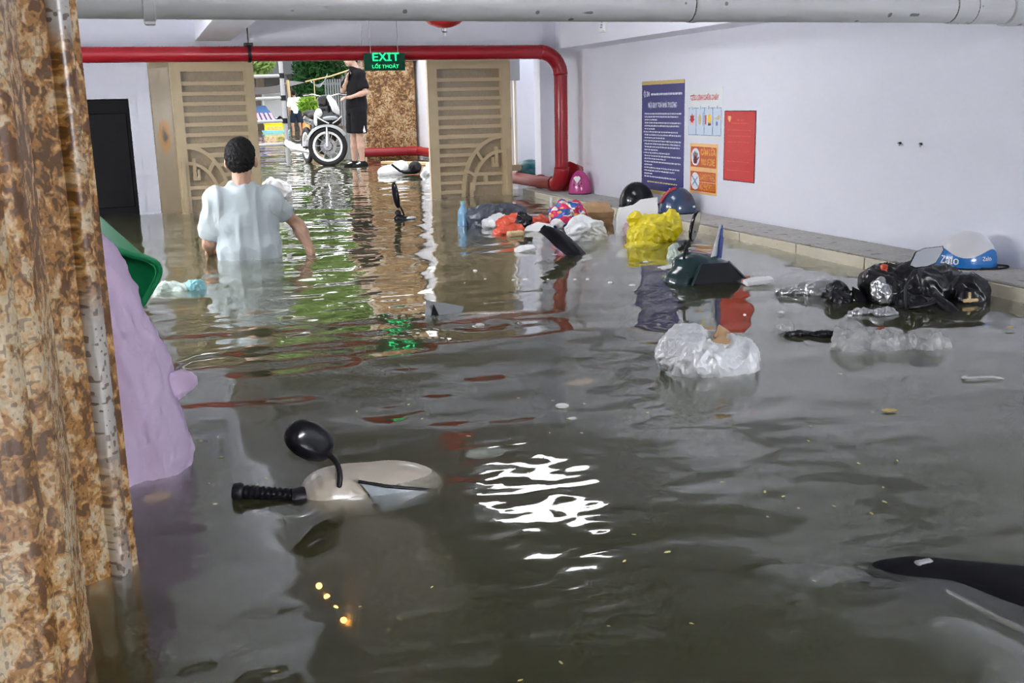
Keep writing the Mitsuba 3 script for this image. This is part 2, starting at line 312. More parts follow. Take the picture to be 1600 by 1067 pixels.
# ------------------------------------------------------------------ gate
ax = np.array
def leaf(root, flip):
    S = 0.00194
    def pt(x, y):
        u, v = (x - 68) * S, (770 - y) * S
        return ((0.83 - u) if flip else u, v)
    def bar(x0, y0, x1, y1): return sg.box(*(lambda a, b: (min(a[0], b[0]), min(a[1], b[1]), max(a[0], b[0]), max(a[1], b[1])))(pt(x0, y0), pt(x1, y1)))
    c = pt(441, 742)
    qd = sg.box(c[0] - (0 if flip else 1), c[1], c[0] + (1 if flip else 0), c[1] + 1)
    def ring(rx, ry, w):
        e = lambda a, b: sa.scale(sg.Point(c).buffer(1, 48), a, b)
        return e(rx, ry).difference(e(rx - w, ry - w)).intersection(qd)
    ro, rm = (0.412, 0.525), (0.315, 0.385)
    inside = sa.scale(sg.Point(c).buffer(1, 48), *ro).intersection(sg.box(c[0] - (0.01 if flip else 1), -2, c[0] + (1 if flip else 0.01), 2))
    E = lambda poly, t: extrude(poly, t)
    yield 'stile', E(sg.box(*bar(68, 110, 116, 1285).bounds), 0.05), 'beige_steel'
    yield 'stile', E(sg.box(*bar(441, 110, 490, 1285).bounds), 0.05), 'beige_steel'
    yield 'top_rail', E(bar(116, 110, 441, 152), 0.05), 'beige_steel'
    yield 'bottom_rail', E(bar(116, 1240, 441, 1285), 0.05), 'beige_steel'
    for y0, y1 in ((195, 212), (240, 256), (284, 300), (329, 345), (374, 391), (419, 436), (464, 484), (509, 530), (555, 572), (600, 617), (645, 660), (690, 705), (735, 752)):
        b = bar(116, y0, 441, y1).difference(inside)
        if b.area > 0: yield 'slat', E(b, 0.042), 'beige_steel'
    yield 'arc', E(ring(*ro, 0.034), 0.045), 'beige_steel'
    yield 'arc', E(ring(*rm, 0.030), 0.045), 'beige_steel'
    gap = sa.scale(sg.Point(c).buffer(1, 48), ro[0] - 0.02, ro[1] - 0.02).difference(sa.scale(sg.Point(c).buffer(1, 48), rm[0] - 0.02, rm[1] - 0.02)).intersection(qd)
    for a in (28, 55):
        d = (math.cos(math.radians(a)) * (1 if flip else -1), math.sin(math.radians(a)))
        yield 'fret_bar', E(sg.LineString([c, (c[0] + d[0], c[1] + d[1])]).buffer(0.014).intersection(gap), 0.045), 'beige_steel'
    low = sg.box(-1, -2, 2, c[1] + 0.17)
    for q in ((280, 653, 441, 669), (268, 700, 441, 714), (345, 660, 361, 705), (268, 700, 284, 800), (385, 612, 420, 628), (402, 530, 418, 628), (385, 580, 398, 628), (228, 742, 243, 1100), (268, 780, 441, 796)):
        yield 'fret_bar', E(bar(*q), 0.045), 'beige_steel'
    yield 'bolt_bar', E(sg.box(*bar(460, 540, 478, 900).bounds), 0.075), 'beige_steel'
    yield 'sheet', move(E(bar(100, 130, 460, 1260), 0.004), (0, 0, -0.012)), 'beige_sheet'
for flip, a, b, lab in ((True, (0.285, 9.60), (1.0, 9.72), 'beige steel gate leaf with slats and fan arcs, standing open behind the wading man'),
                        (False, (2.585, 9.72), (3.415, 9.72), 'beige steel gate leaf with slats and fan arcs, beside the red pipe corner')):
    g = thing('gate_leaf', lab, 'gate')
    L = math.hypot(b[0] - a[0], b[1] - a[1])
    for nm, m, mt in leaf(g, flip):
        part(g, nm, frame(move(m, s=(L / 0.83, 1, 1)), (a[0], a[1] + 0.03, 0.0), (b[0] - a[0], b[1] - a[1], 0), (0, 0, 1)), mt, False, label='glossy tan backing sheet' if nm == 'sheet' else None)
gf = thing('gateway', 'beige steel gate frame with a rust stained post and a picket rail overhead', 'gate frame')
part(gf, 'post', box(0.126, 0.345, 9.70, 9.80, FLOOR, 1.345, 0.006), 'stained_post', label='glossy tan post with a rusty brown burn stain')
part(gf, 'hinge_strip', box(0.185, 0.20, 9.69, 9.70, FLOOR, 1.34), 'stained_post')
part(gf, 'top_rail', box(0.282, 3.50, 9.73, 9.79, 1.285, 1.345, 0.005), 'beige_steel')
for i in range(26): part(gf, 'picket', box(1.35 + 0.083 * i, 1.378 + 0.083 * i, 9.75, 9.77, 1.345, 1.5), 'beige_steel', False)
dc = thing('door_closer', 'black slotted box fixed to the gate top rail', 'door closer')
part(dc, 'cover', box(1.50, 1.715, 9.675, 9.73, 1.283, 1.352, 0.006), 'steel')
part(dc, 'vent', box(1.525, 1.675, 9.668, 9.68, 1.293, 1.335, 0.003), 'black_plastic')
sg_ = thing('side_gate', 'narrow side grille of cream bars between the right gate leaf and the wall pier', 'gate')
for x in (3.475, 3.515, 3.553): part(sg_, 'bar', box(x - 0.012, x + 0.012, 9.98, 10.0, 0.27, 1.09), 'cream_bar' if 'cream_bar' in scene else mat('cream_bar', (0.78, 0.74, 0.66), 0.4), False)
part(sg_, 'top_plate', box(3.44, 3.60, 9.97, 10.02, 1.09, 1.36), 'steel')
part(sg_, 'lock', box(3.476, 3.494, 9.95, 9.985, 0.62, 0.74, 0.004), 'black_plastic')
part(sg_, 'bottom_rail', box(3.44, 3.60, 9.97, 10.02, 0.21, 0.27), 'stained_post')
# ------------------------------------------------------------------ lamps and added fill lights
def lamp(lab, lo, hi, back, power):
    """a shallow white housing with a glowing cover: lo, hi the cover's corners, back the housing's corners"""
    t = thing('wall_lamp' if 'wall' in lab else 'ceiling_lamp', lab, 'lamp')
    part(t, 'housing', box(*[v for p in zip(*back) for v in p], 0.004), 'white_plastic')
    k = part(t, 'diffuser', box(*[v for p in zip(lo, hi) for v in p]), 'white_plastic', False)
    scene[k]['emitter'] = {'type': 'area', 'radiance': {'type': 'rgb', 'value': [power * c for c in (0.96, 0.97, 1.0)]}}
lamp('white ceiling lamp panel above the open water', (2.11, 5.73, 1.79), (2.61, 6.68, 1.84), ((2.08, 5.70, 1.84), (2.64, 6.71, 1.862)), 2.1)
lamp('added unseen fill light on the left wall, nearer the gate', (-1.46, 6.2, 0.92), (-1.43, 7.4, 1.18), ((-1.502, 6.17, 0.89), (-1.46, 7.43, 1.21)), 15.0)  # out of view, added to brighten the gate and lintel wall
lamp('added unseen fill light on the left wall, nearer the camera', (-1.46, 4.6, 0.92), (-1.43, 5.8, 1.18), ((-1.502, 4.57, 0.89), (-1.46, 5.83, 1.21)), 11.0)  # second added unseen light, evens out the right wall
lamp('added unseen fill light on the wall behind the camera', (0.8, -2.86, 1.15), (2.6, -2.83, 1.50), ((0.77, -2.902, 1.12), (2.63, -2.86, 1.53)), 20.0)  # added out of view to lift surfaces facing the camera
ex = thing('exit_sign', 'green glowing EXIT sign hanging under the red pipe', 'exit sign')
E0 = (1.81, 8.78, 1.160)
part(ex, 'box', box(E0[0], E0[0] + 0.345, 8.78, 8.805, E0[2], E0[2] + 0.138, 0.004), 'exit_green' if 'exit_green' in scene else mat('exit_green', (0.003, 0.055, 0.028), 0.5, 0.15))
for txt, h, x, z in (('EXIT', 0.062, 0.062, 0.088), ('LỐI THOÁT', 0.026, 0.062, 0.030)):
    m = meshkit.text_mesh(txt, h, 0.003, True); m.apply_scale((0.225 / m.extents[0], 1, 1))
    k = part(ex, 'lettering', frame(m, (E0[0] + x, 8.78, E0[2] + z - 0.01), (1, 0, 0), (0, 0, 1)), 'exit_green', False, label='bright green letters')
    scene[k]['emitter'] = {'type': 'area', 'radiance': {'type': 'rgb', 'value': [0.008, 0.42, 0.12]}}
part(ex, 'hanger', cat_([tube([(E0[0] + q, 8.792, 1.29), (E0[0] + q, 8.792, 1.86)], 0.003, 8) for q in (0.06, 0.29)]), 'steel')
# ------------------------------------------------------------------ people
def skin_mat(key, c): return mat(key, tuple(c), 0.5, 0.35)
skin_mat('skin_a', (0.50, 0.30, 0.21)); skin_mat('skin_b', (0.52, 0.33, 0.25)); skin_mat('skin_c', (0.36, 0.20, 0.14))
mat('hair', lambda p, n, uv: mi.Color3f(0.010, 0.009, 0.009) * (0.6 + 0.8 * noise(p.x * 260, p.y * 260, p.z * 90)), 0.6, 0.12)
mat('tee_grey', lambda p, n, uv: mi.Color3f(0.47, 0.525, 0.54) * (0.96 + 0.06 * fbm(p.x * 14, p.y * 14, p.z * 14)), 0.85, 0.15)
mat('tee_white', (0.78, 0.80, 0.82), 0.85, 0.15)
mat('cloth_black', (0.010, 0.010, 0.012), 0.85, 0.15)
mat('cloth_navy', (0.012, 0.022, 0.040), 0.85, 0.15)
mat('shoe_white', (0.75, 0.75, 0.75), 0.5)
mat('lip', (0.42, 0.16, 0.13), 0.4)
V = lambda *a: np.array(a, float)
def unit(a): a = np.asarray(a, float); return a / np.linalg.norm(a)
def head_frame(J):
    f_ = unit(J['face']); u = unit(J['up'] - f_ * (f_ @ J['up'])); s = np.cross(f_, u)   # forward, up, right
    R = np.stack([s, f_, u], 1)
    return J['head'], R
def head_parts(J, k=1.0):
    c, R = head_frame(J); L = lambda *q: c + R @ (V(*q) * k)
    E_ = lambda q, r: ell(L(*q), V(*r) * k, R)
    return [E_((0, -0.008, 0.022), (0.074, 0.094, 0.092)), E_((0, 0.030, -0.050), (0.056, 0.062, 0.064)), E_((0, 0.062, -0.094), (0.026, 0.024, 0.018)),
            cone(L(0, 0.086, 0.006), L(0, 0.108, -0.028), 0.009 * k, 0.014 * k), E_((0.030, 0.076, 0.020), (0.020, 0.014, 0.008)), E_((-0.030, 0.076, 0.020), (0.020, 0.014, 0.008)),
            E_((0, 0.088, -0.058), (0.022, 0.012, 0.010)), E_((0.084, -0.006, -0.012), (0.015, 0.020, 0.034)), E_((-0.084, -0.006, -0.012), (0.015, 0.020, 0.034)),
            cone(L(0, -0.02, -0.05), J['neck'], 0.052 * k, 0.058 * k)]
def hand(w, d, pn, curl=0.5, k=1.0, thumb=1):
    """palm, four unequal fingers in three bends and a thumb off the side of the palm. w wrist, d direction, pn palm normal"""
    d = unit(d); pn = unit(pn - d * (pn @ d)); s = np.cross(d, pn) * thumb
    out = [cone(w, w + d * 0.03 * k, 0.024 * k, 0.025 * k)]
    for q in (-0.028, -0.010, 0.010, 0.028): out.append(cone(w + d * 0.02 * k + s * q * 0.6 * k, w + d * 0.082 * k + s * q * k, 0.013 * k, 0.0115 * k))
    for q, L in ((-0.030, 0.062), (-0.011, 0.074), (0.010, 0.080), (0.030, 0.070)):
        p0 = w + d * 0.084 * k + s * q * k; a = 0.0
        for seg, r0, r1 in ((0.45, 0.0095, 0.009), (0.32, 0.009, 0.0082), (0.23, 0.0082, 0.007)):
            a += curl * 0.62
            p1 = p0 + (d * math.cos(a) + pn * math.sin(a)) * L * seg * k
            out.append(cone(p0, p1, r0 * k, r1 * k)); p0 = p1
    t0 = w + d * 0.025 * k + s * 0.028 * k; t1 = t0 + (d * 0.6 + s * 0.65 + pn * 0.3) * 0.042 * k; t2 = t1 + (d * 0.85 + s * 0.15 + pn * (0.2 + 0.4 * curl)) * 0.032 * k
    return out + [cone(t0, t1, 0.0125 * k, 0.0105 * k), cone(t1, t2, 0.0105 * k, 0.008 * k)]
def limbs(J, side, k=1.0):
    sh, el, wr = J['sh' + side], J['el' + side], J['wr' + side]
    m = el + (wr - el) * 0.3
    return [cone(sh, el, 0.043 * k, 0.036 * k), cone(el, m, 0.037 * k, 0.040 * k), cone(m, wr, 0.040 * k, 0.024 * k)] + hand(wr, J['hd' + side], J['pn' + side], J.get('curl' + side, 0.5), k, 1 if side == 'R' else -1)
def legs(J, k=1.0):
    out = []
    for s in 'LR':
        hp, kn, an = J['hip' + s], J['kn' + s], J['an' + s]; m = kn + (an - kn) * 0.3
        out += [cone(hp, kn, 0.080 * k, 0.052 * k), cone(kn, m, 0.050 * k, 0.054 * k), cone(m, an, 0.054 * k, 0.033 * k), cone(an + V(0, 0, -0.035), an + J['foot'] * 0.16 + V(0, 0, -0.045), 0.038 * k, 0.028 * k)]
    return out
def clip(f, planes):
    def g(p):
        d = f(p)
        for o, n in planes: d = np.maximum(d, (p - o) @ np.asarray(n, float))
        return d
    g.lo, g.hi = f.lo, f.hi
    return g
def torso(J, k, g):
    a, b = J['shL'], J['shR']; ch = (a + b) / 2; hp = (J['hipL'] + J['hipR']) / 2; s = unit(b - a)
    lo = hp + V(0, 0, 0.10); up = unit(ch - hp); dp = np.cross(up, s)
    R = np.stack([s, dp, up], 1)
    return [ell(ch - up * 0.14 * k, V(0.165 * k + g, 0.105 * k + g, 0.20 * k + g), R), ell((ch + hp) / 2 - up * 0.06, V(0.145 * k + g, 0.10 * k + g, 0.24 * k + g), R), ell(hp + up * 0.02, V(0.155 * k + g, 0.11 * k + g, 0.15 * k + g), R),
            cone(a, b, 0.055 * k + g, 0.055 * k + g), cone(ch, J['neck'], 0.07 * k + g, 0.055 * k + g)]
def wrinkle(m, amp, fr, seed=0, dirv=(0, 0, 1)):
    v = np.array(m.vertices); n = meshkit.arrays(m, True)[2]
    q = v * np.asarray(fr)
    d = (1 - 2 * np.abs(meshkit.noise(q, seed) - 0.5)) * 0.6 + (1 - 2 * np.abs(meshkit.noise(q * 2.1 + 5, seed + 1) - 0.5)) * 0.4
    m = m.copy(); m.vertices = v + n * ((d - 0.46) * amp)[:, None]
    return m
def despike(m, lim):
    e = m.edges_unique; v = np.array(m.vertices); s = np.zeros_like(v); c = np.zeros(len(v))
    for a, b in ((0, 1), (1, 0)): np.add.at(s, e[:, a], v[e[:, b]]); np.add.at(c, e[:, a], 1)
    mean = s / np.maximum(c, 1)[:, None]; far = (np.linalg.norm(v - mean, axis=1) > lim) & (c > 0)
    v[far] = mean[far]; m.vertices = v; return m
def smooth_sdf(f, h, it=2):
    m = solid(f, h)
    return despike(trimesh.smoothing.filter_taubin(m, iterations=it * 3), 1.6 * h) if it else m
def cloth(J, key, fs, planes, matk, h, amp, fr, root, name, label=None):
    m = smooth_sdf(clip(sun(fs, 0.035), planes), h, 1)
    w = wrinkle(m, amp, fr, 11); v = np.array(m.vertices); k = np.ones(len(v))
    for s, t in J.get('cuffs', {}).items():                            # keep the cuffs and what is round the arm below them free of folds
        a, b = J['sh' + s], J['el' + s]; d = unit(b - a); q = v - (a + (b - a) * t); along = q @ d
        k *= np.where(np.linalg.norm(q - along[:, None] * d, axis=1) < 0.085, np.clip(-along / 0.05, 0, 1), 1)
    w.vertices = v + (np.array(w.vertices) - v) * k[:, None]
    m = despike(despike(trimesh.smoothing.filter_taubin(w, iterations=4), 1.6 * h), 1.6 * h)
    return part(root, name, m, matk, True, label)
sl = lambda a, b, t: a + (b - a) * t
def sleeve(J, s, t, ra, rb):
    a, b = J['sh' + s], J['el' + s]; o = sl(a, b, t)
    return clip(cone(a, b, ra, rb), [(o, unit(b - a))])
def hair(J, root, matk, k, h, nape=-0.085, amp=0.016):
    c, R = head_frame(J); L = lambda *q: c + R @ (V(*q) * k)
    f0 = sun([ell(L(0, -0.012, 0.036), V(0.083, 0.106, 0.098) * k, R), ell(L(0, -0.045, -0.005), V(0.073, 0.072, 0.085) * k, R)], 0.03)
    # hairline: front above the brow, sides above the ears, nape low
    def cut(p):
        q = (p - c) @ R / k
        line = np.where(q[:, 1] > 0.02, 0.055 + (q[:, 1] - 0.02) * 0.25, np.where(q[:, 1] > -0.035, 0.012 + (q[:, 1] + 0.035) * 0.78, nape + (q[:, 1] + 0.10) * 0.9))
        line = np.maximum(line, nape)
        return np.maximum(f0(p), (line - q[:, 2]) * k)
    cut.lo, cut.hi = f0.lo, f0.hi
    m = solid(cut, h)
    m = wrinkle(m, amp * k, (75, 75, 45), 3)
    return part(root, 'hair', m, matk, True, label='short black hair')

# -- the man wading with his back to us
J = dict(head=V(0.556, 6.42, 0.573), face=V(0.22, 0.95, -0.10), up=V(0.0, 0.02, 1), neck=V(0.547, 6.40, 0.425),
         shL=V(0.392, 6.39, 0.345), shR=V(0.712, 6.41, 0.335), elL=V(0.335, 6.44, 0.105), elR=V(0.868, 6.46, 0.172), wrL=V(0.35, 6.66, 0.02), wrR=V(0.925, 6.40, 0.02),
         hdL=V(0.1, 0.9, -0.3), pnL=V(0.2, 0, -1), hdR=V(0.15, 0.25, -1), pnR=V(-1, 0.2, 0), hipL=V(0.46, 6.44, -0.17), hipR=V(0.65, 6.44, -0.17),
         knL=V(0.45, 6.62, -0.58), knR=V(0.66, 6.50, -0.60), anL=V(0.44, 6.48, -0.97), anR=V(0.68, 6.34, -0.97), foot=V(0.1, 1, 0), cuffs=dict(L=0.92, R=0.62))
pm = thing('person', 'man in a wet pale grey t-shirt wading waist deep, seen from behind', 'person')
scene_body = sun(head_parts(J) + torso(J, 0.86, -0.012) + limbs(J, 'L') + limbs(J, 'R') + legs(J), 0.022)
part(pm, 'body', smooth_sdf(scene_body, 0.0075, 1), 'skin_a', True)
hair(J, pm, 'hair', 1.0, 0.006)
fs = torso(J, 1.0, 0.012) + [sleeve(J, 'L', 0.92, 0.058, 0.062), sleeve(J, 'R', 0.62, 0.058, 0.064),
                             ell(V(0.56, 6.40, 0.03), (0.178, 0.125, 0.19))]
cloth(J, None, fs, [(V(0, 0, -0.12), (0, 0, -1)), (J['neck'] + V(0, 0.0, 0.012), (0, -0.25, 1))], 'tee_grey', 0.0075, 0.050, (9, 9, 3.0), pm, 'shirt', 'pale grey t-shirt')
part(pm, 'shorts', smooth_sdf(sun([cone(J['hip' + s], sl(J['hip' + s], J['kn' + s], 0.8), 0.105, 0.095) for s in 'LR'], 0.03), 0.012, 1), 'cloth_black', True)

# -- the man standing at the gate with a telephone
J = dict(head=V(3.07, 15.90, 1.585), face=V(-0.90, -0.34, -0.16), up=V(-0.12, 0, 1), neck=V(3.135, 15.90, 1.435),
         shL=V(3.165, 15.74, 1.335), shR=V(3.12, 16.06, 1.345), elL=V(3.225, 15.66, 1.085), elR=V(2.95, 15.96, 1.12), wrL=V(3.01, 15.72, 1.02), wrR=V(2.985, 15.86, 1.245),
         hdL=V(-1, 0.1, -0.1), pnL=V(0, 0.2, -1), hdR=V(0.35, -0.1, 0.9), pnR=V(0.5, -0.8, -0.2), hipL=V(3.13, 15.80, 0.82), hipR=V(3.10, 16.0, 0.82),
         knL=V(3.13, 15.80, 0.41), knR=V(3.075, 15.99, 0.41), anL=V(3.16, 15.82, 0.035), anR=V(3.065, 16.0, 0.035), foot=V(-0.9, -0.45, 0), cuffs=dict(L=0.82, R=0.82))
ps = thing('person', 'man in black t-shirt and shorts holding a phone beside the motorbike outside the gate', 'person')
part(ps, 'body', smooth_sdf(sun(head_parts(J) + torso(J, 0.86, -0.012) + limbs(J, 'L') + limbs(J, 'R') + legs(J, 0.95), 0.022), 0.009, 1), 'skin_b', True)
hair(J, ps, 'hair', 1.0, 0.008)
hc, hR = head_frame(J)
for q in (-0.03, 0.03): part(ps, 'eye', move(trimesh.creation.icosphere(2, 0.008), hc + hR @ V(q, 0.080, 0.004)), 'black_gloss', True)
part(ps, 'mouth', frame(move(trimesh.creation.icosphere(2, 0.01), s=(2.0, 0.6, 0.6)), hc + hR @ V(0, 0.098, -0.058), hR[:, 0], hR[:, 1]), 'lip', True)
fs = torso(J, 1.05, 0.022) + [sleeve(J, s, 0.82, 0.066, 0.078) for s in 'LR'] + [ell(V(3.125, 15.90, 0.93), (0.15, 0.19, 0.22))]
cloth(J, None, fs, [(V(0, 0, 0.775), (0, 0, -1)), (J['neck'] + V(0, 0, 0.01), (0.25, 0, 1))], 'cloth_black', 0.010, 0.03, (5, 5, 4), ps, 'shirt', 'black t-shirt')
fs = [cone(J['hip' + s], sl(J['hip' + s], J['kn' + s], 0.86), 0.115, 0.108) for s in 'LR'] + [ell(V(3.115, 15.9, 0.85), (0.13, 0.17, 0.12))]
m = smooth_sdf(clip(sun(fs, 0.03), [(V(0, 0, 0.50), (0, 0, -1))]), 0.010, 1)
part(ps, 'shorts', wrinkle(m, 0.02, (8, 8, 5), 4), 'cloth_black', True, 'black shorts')
part(ps, 'side_panel', frame(extrude([(-0.005, 0), (0.05, 0.0), (0.03, 0.10)], 0.006), (3.155, 15.695, 0.505), (1, 0.1, 0), (0, 0, 1)), 'tee_white', False, 'white wedge in the shorts side seam')
for s in 'LR':
    a = J['an' + s]; f_ = unit(J['foot'])
    k = part(ps, 'shoe', smooth_sdf(clip(sun([cone(a + V(0, 0, -0.02) - f_ * 0.04, a + f_ * 0.15 + V(0, 0, -0.035), 0.048, 0.040), cone(a, a + V(0, 0, 0.02), 0.045, 0.044)], 0.03), [(a + V(0, 0, -0.065), (0, 0, -1))]), 0.009, 1), 'cloth_black', True, 'black shoe with white laces')
    part(ps, f'{k.split("__")[1]}__lace', frame(box(-0.02, 0.02, -0.035, 0.035, 0, 0.012, 0.003), a + f_ * 0.085 + V(0, 0, 0.008), np.cross(f_, (0, 0, 1)), f_ - V(0, 0, 0.3)), 'shoe_white', False)
ph = thing('phone', 'black mobile phone held up to the face of the standing man', 'phone')
cpos = J['wrR'] + unit(J['hdR']) * 0.09
part(ph, 'case', frame(box(-0.038, 0.038, -0.075, 0.075, -0.006, 0.006, 0.005), cpos + V(0.012, -0.035, 0.01), (0.5, 0.85, 0), (0.25, -0.1, 1)), 'black_gloss')
part(ph, 'camera_bump', frame(box(-0.030, -0.006, 0.040, 0.066, 0.006, 0.009, 0.002), cpos + V(0.012, -0.035, 0.01), (0.5, 0.85, 0), (0.25, -0.1, 1)), 'steel')

# -- the boy far up the street
J = dict(head=V(6.11, 44.0, 1.50), face=V(0.3, 0.95, 0), up=V(0, 0, 1), neck=V(6.11, 43.98, 1.34), shL=V(5.93, 44, 1.27), shR=V(6.29, 44, 1.27), elL=V(5.86, 44, 0.98), elR=V(6.38, 44.02, 0.98),
         wrL=V(5.86, 44.05, 0.74), wrR=V(6.42, 44.1, 0.74), hdL=V(0, 0.1, -1), hdR=V(0, 0.1, -1), pnL=V(1, 0, 0), pnR=V(-1, 0, 0), hipL=V(6.03, 44, 0.78), hipR=V(6.22, 44, 0.78),
         knL=V(6.00, 44.05, 0.40), knR=V(6.26, 44.05, 0.40), anL=V(5.98, 44, 0.0), anR=V(6.30, 44, 0.0), foot=V(0.2, 0.95, 0), cuffs=dict(L=0.8, R=0.8))
pf = thing('person', 'distant person in white t-shirt and dark shorts walking up the flooded street', 'person')
part(pf, 'body', smooth_sdf(sun(head_parts(J) + torso(J, 0.86, -0.012) + limbs(J, 'L') + limbs(J, 'R') + legs(J), 0.022), 0.016, 0), 'skin_c', True)
hair(J, pf, 'hair', 1.0, 0.014)
fs = torso(J, 1.0, 0.02) + [cone(J['sh' + s], sl(J['sh' + s], J['el' + s], 0.8), 0.08, 0.085) for s in 'LR']
cloth(J, None, fs, [(V(0, 0, 0.70), (0, 0, -1)), (J['neck'] + V(0, 0, 0.01), (0, 0, 1))], 'tee_white', 0.02, 0.03, (5, 5, 4), pf, 'shirt', 'white t-shirt')
part(pf, 'shorts', smooth_sdf(clip(sun([cone(J['hip' + s], J['kn' + s], 0.11, 0.10) for s in 'LR'], 0.03), [(V(0, 0, 0.34), (0, 0, -1))]), 0.02, 1), 'cloth_navy', True, 'dark blue shorts')
# ------------------------------------------------------------------ motorbikes
mat('cream_paint', (0.60, 0.54, 0.45), 0.22, 0.55, coat=0.7)
mat('teal_paint', (0.008, 0.028, 0.030), 0.16, 0.6, coat=0.8)
mat('silver_lens', (0.36, 0.40, 0.43), 0.10, 0.7, coat=0.6)
mat('grey_paint', (0.33, 0.35, 0.36), 0.2, 0.6, coat=0.6)
mat('rubber', (0.012, 0.012, 0.013), 0.6, 0.4)
mat('mirror_glass', (0.60, 0.62, 0.63), 0.03, metal=1.0)
def oval(rx, ry, n=40, p=2.3):
    t = np.arange(n) * 2 * np.pi / n; c, s = np.cos(t), np.sin(t)
    return np.stack([rx * np.sign(c) * np.abs(c) ** (2 / p), ry * np.sign(s) * np.abs(s) ** (2 / p)], 1)
def mirror(name, label, c, ex, ey, rx, ry, depth, stalk, group=None, outline=None, glass='mirror_glass', r=0.0065):
    """oval rear view mirror: a bowl shaped black back, a glass face, a bent stalk and a ball joint; normal ex x ey is the glass side"""
    t = thing(name, label, 'mirror', group)
    o = oval(rx, ry) if outline is None else np.asarray(outline, float)
    n = len(o); rings = []
    for a in np.linspace(0, np.pi / 2 * 0.97, 9):
        rings.append(np.c_[o * math.cos(a) ** 0.55, np.full(n, -depth * math.sin(a))])
    v = np.vstack([np.c_[o * 0.94, np.full(n, 0.004)]] + rings + [[[0, 0, -depth]]]); F_ = []
    for k in range(len(rings)):
        for j in range(n):
            a, b = k * n + j, k * n + (j + 1) % n
            F_ += [[a, a + n, b], [b, a + n, b + n]]
    e = len(v) - 1
    F_ += [[(len(rings)) * n + j, e, (len(rings)) * n + (j + 1) % n] for j in range(n)]
    m = trimesh.Trimesh(v, F_, process=False); m.fix_normals()
    part(t, 'housing', frame(m, c, ex, ey), 'black_gloss', 50)
    part(t, 'glass', frame(extrude(o * 0.93, 0.002, 0.001), c, ex, ey), glass, 40, label='mirror glass')
    part(t, 'stalk', tube(spline(stalk, 20) if len(stalk) > 2 else stalk, r, 12), 'black_plastic', True)
    part(t, 'joint', move(trimesh.creation.icosphere(2, r * 1.9), stalk[-1]), 'black_plastic', True)
    return t
def wheel(root, c, axis, R, r, name='wheel'):
    t = np.linspace(0, 2 * np.pi, 25)
    prof = [(R - r + r * math.cos(a), r * 0.8 * math.sin(a)) for a in np.linspace(0, 2 * np.pi, 17)]
    k = part(root, name, lathe(prof, 48, axis, c), 'rubber', True, label='black tyre')
    b = k.split('__')[1]
    rim = R - 2 * r
    part(root, b + '__rim', lathe([(rim - 0.028, -0.022), (rim + 0.006, -0.030), (rim + 0.012, 0.0), (rim + 0.006, 0.030), (rim - 0.028, 0.022), (rim - 0.028, -0.022)], 48, axis, c), 'white_plastic', 30, label='pale wheel rim')
    part(root, b + '__hub', lathe([(0.0, -0.05), (0.055, -0.05), (0.065, -0.03), (0.065, 0.03), (0.055, 0.05), (0.0, 0.05)], 28, axis, c), 'steel', 30)
    part(root, b + '__brake_disc', lathe([(0.075, -0.058), (0.125, -0.058), (0.125, -0.053), (0.075, -0.053), (0.075, -0.058)], 36, axis, c), 'chrome', 30)
    A = trimesh.geometry.align_vectors([0, 0, 1], unit(axis))[:3, :3]
    for q in range(10):
        a = q * 2 * np.pi / 10; d = A @ V(math.cos(a), math.sin(a), 0); d2 = A @ V(math.cos(a + 0.25), math.sin(a + 0.25), 0)
        part(root, b + '__spoke', tube([c + d * 0.05, c + d2 * (rim - 0.01)], 0.006, 6), 'steel', True)
    return k

# -- black and white motorbike outside the gate, front wheel turned to its right
mb = thing('motorbike', 'black and white motorbike parked in shallow water outside the gate, front wheel turned', 'motorbike')
wc, wa = V(2.76, 16.5, 0.29), unit(V(-0.28, -0.95, 0.0))
wheel(mb, wc, wa, 0.305, 0.040)
bx = unit(V(0.11, -0.99, 0))            # bike axis, rear to front
sx = V(-bx[1], bx[0], 0) * -1           # its right
st = V(2.80, 16.62, 0.0)                # steering head over the ground
rc = wc - bx * 1.22 + V(0, 0, 0); rc[2] = 0.28
wheel(mb, rc, sx, 0.30, 0.045)
up_ = V(0.06, 0.10, 0)
for s in (-1, 1):
    part(mb, 'fork', tube([wc + wa * 0.075 * s, wc + wa * 0.072 * s + V(0.015, 0.04, 0.30)], 0.022, 12), 'chrome', True)
part(mb, 'steering_stem', tube([wc + V(0.015, 0.04, 0.30), st + V(0, 0, 1.00)], 0.030, 10), 'black_plastic', True)
fx = np.cross(wa, (0, 0, 1))            # rolling direction of the front wheel
fen = []
for a in np.linspace(20, 150, 14):
    d = fx * math.cos(math.radians(a)) + V(0, 0, 1) * math.sin(math.radians(a)); fen.append(wc + d * 0.335)
fen = np.array(fen); tg = np.gradient(fen, axis=0)
vv, ff = [], []
for k in range(14):
    o = unit(fen[k] - wc)
    for q, dr2 in ((-0.065, -0.035), (-0.05, 0.0), (0, 0.012), (0.05, 0.0), (0.065, -0.035)): vv.append(fen[k] + wa * q + o * dr2)
for k in range(13):
    for q in range(4): a = k * 5 + q; ff += [[a, a + 1, a + 5], [a + 1, a + 6, a + 5]]
part(mb, 'mudguard', trimesh.Trimesh(vv, ff), 'grey_paint', 60)
B = lambda a, s, z: st + bx * a + sx * s + V(0, 0, z)      # along, right, up from the steering head
RB = np.stack([sx, bx, V(0, 0, 1)], 1)
el = lambda a, s, z, r: ell(B(a, s, z), V(*r), RB)
apron = sun([el(0.04, 0, 0.69, (0.215, 0.13, 0.12)), el(-0.12, 0.02, 0.52, (0.20, 0.13, 0.28)), el(-0.10, 0.04, 0.30, (0.15, 0.14, 0.15)), el(0.0, 0.0, 0.86, (0.14, 0.10, 0.12))], 0.05)
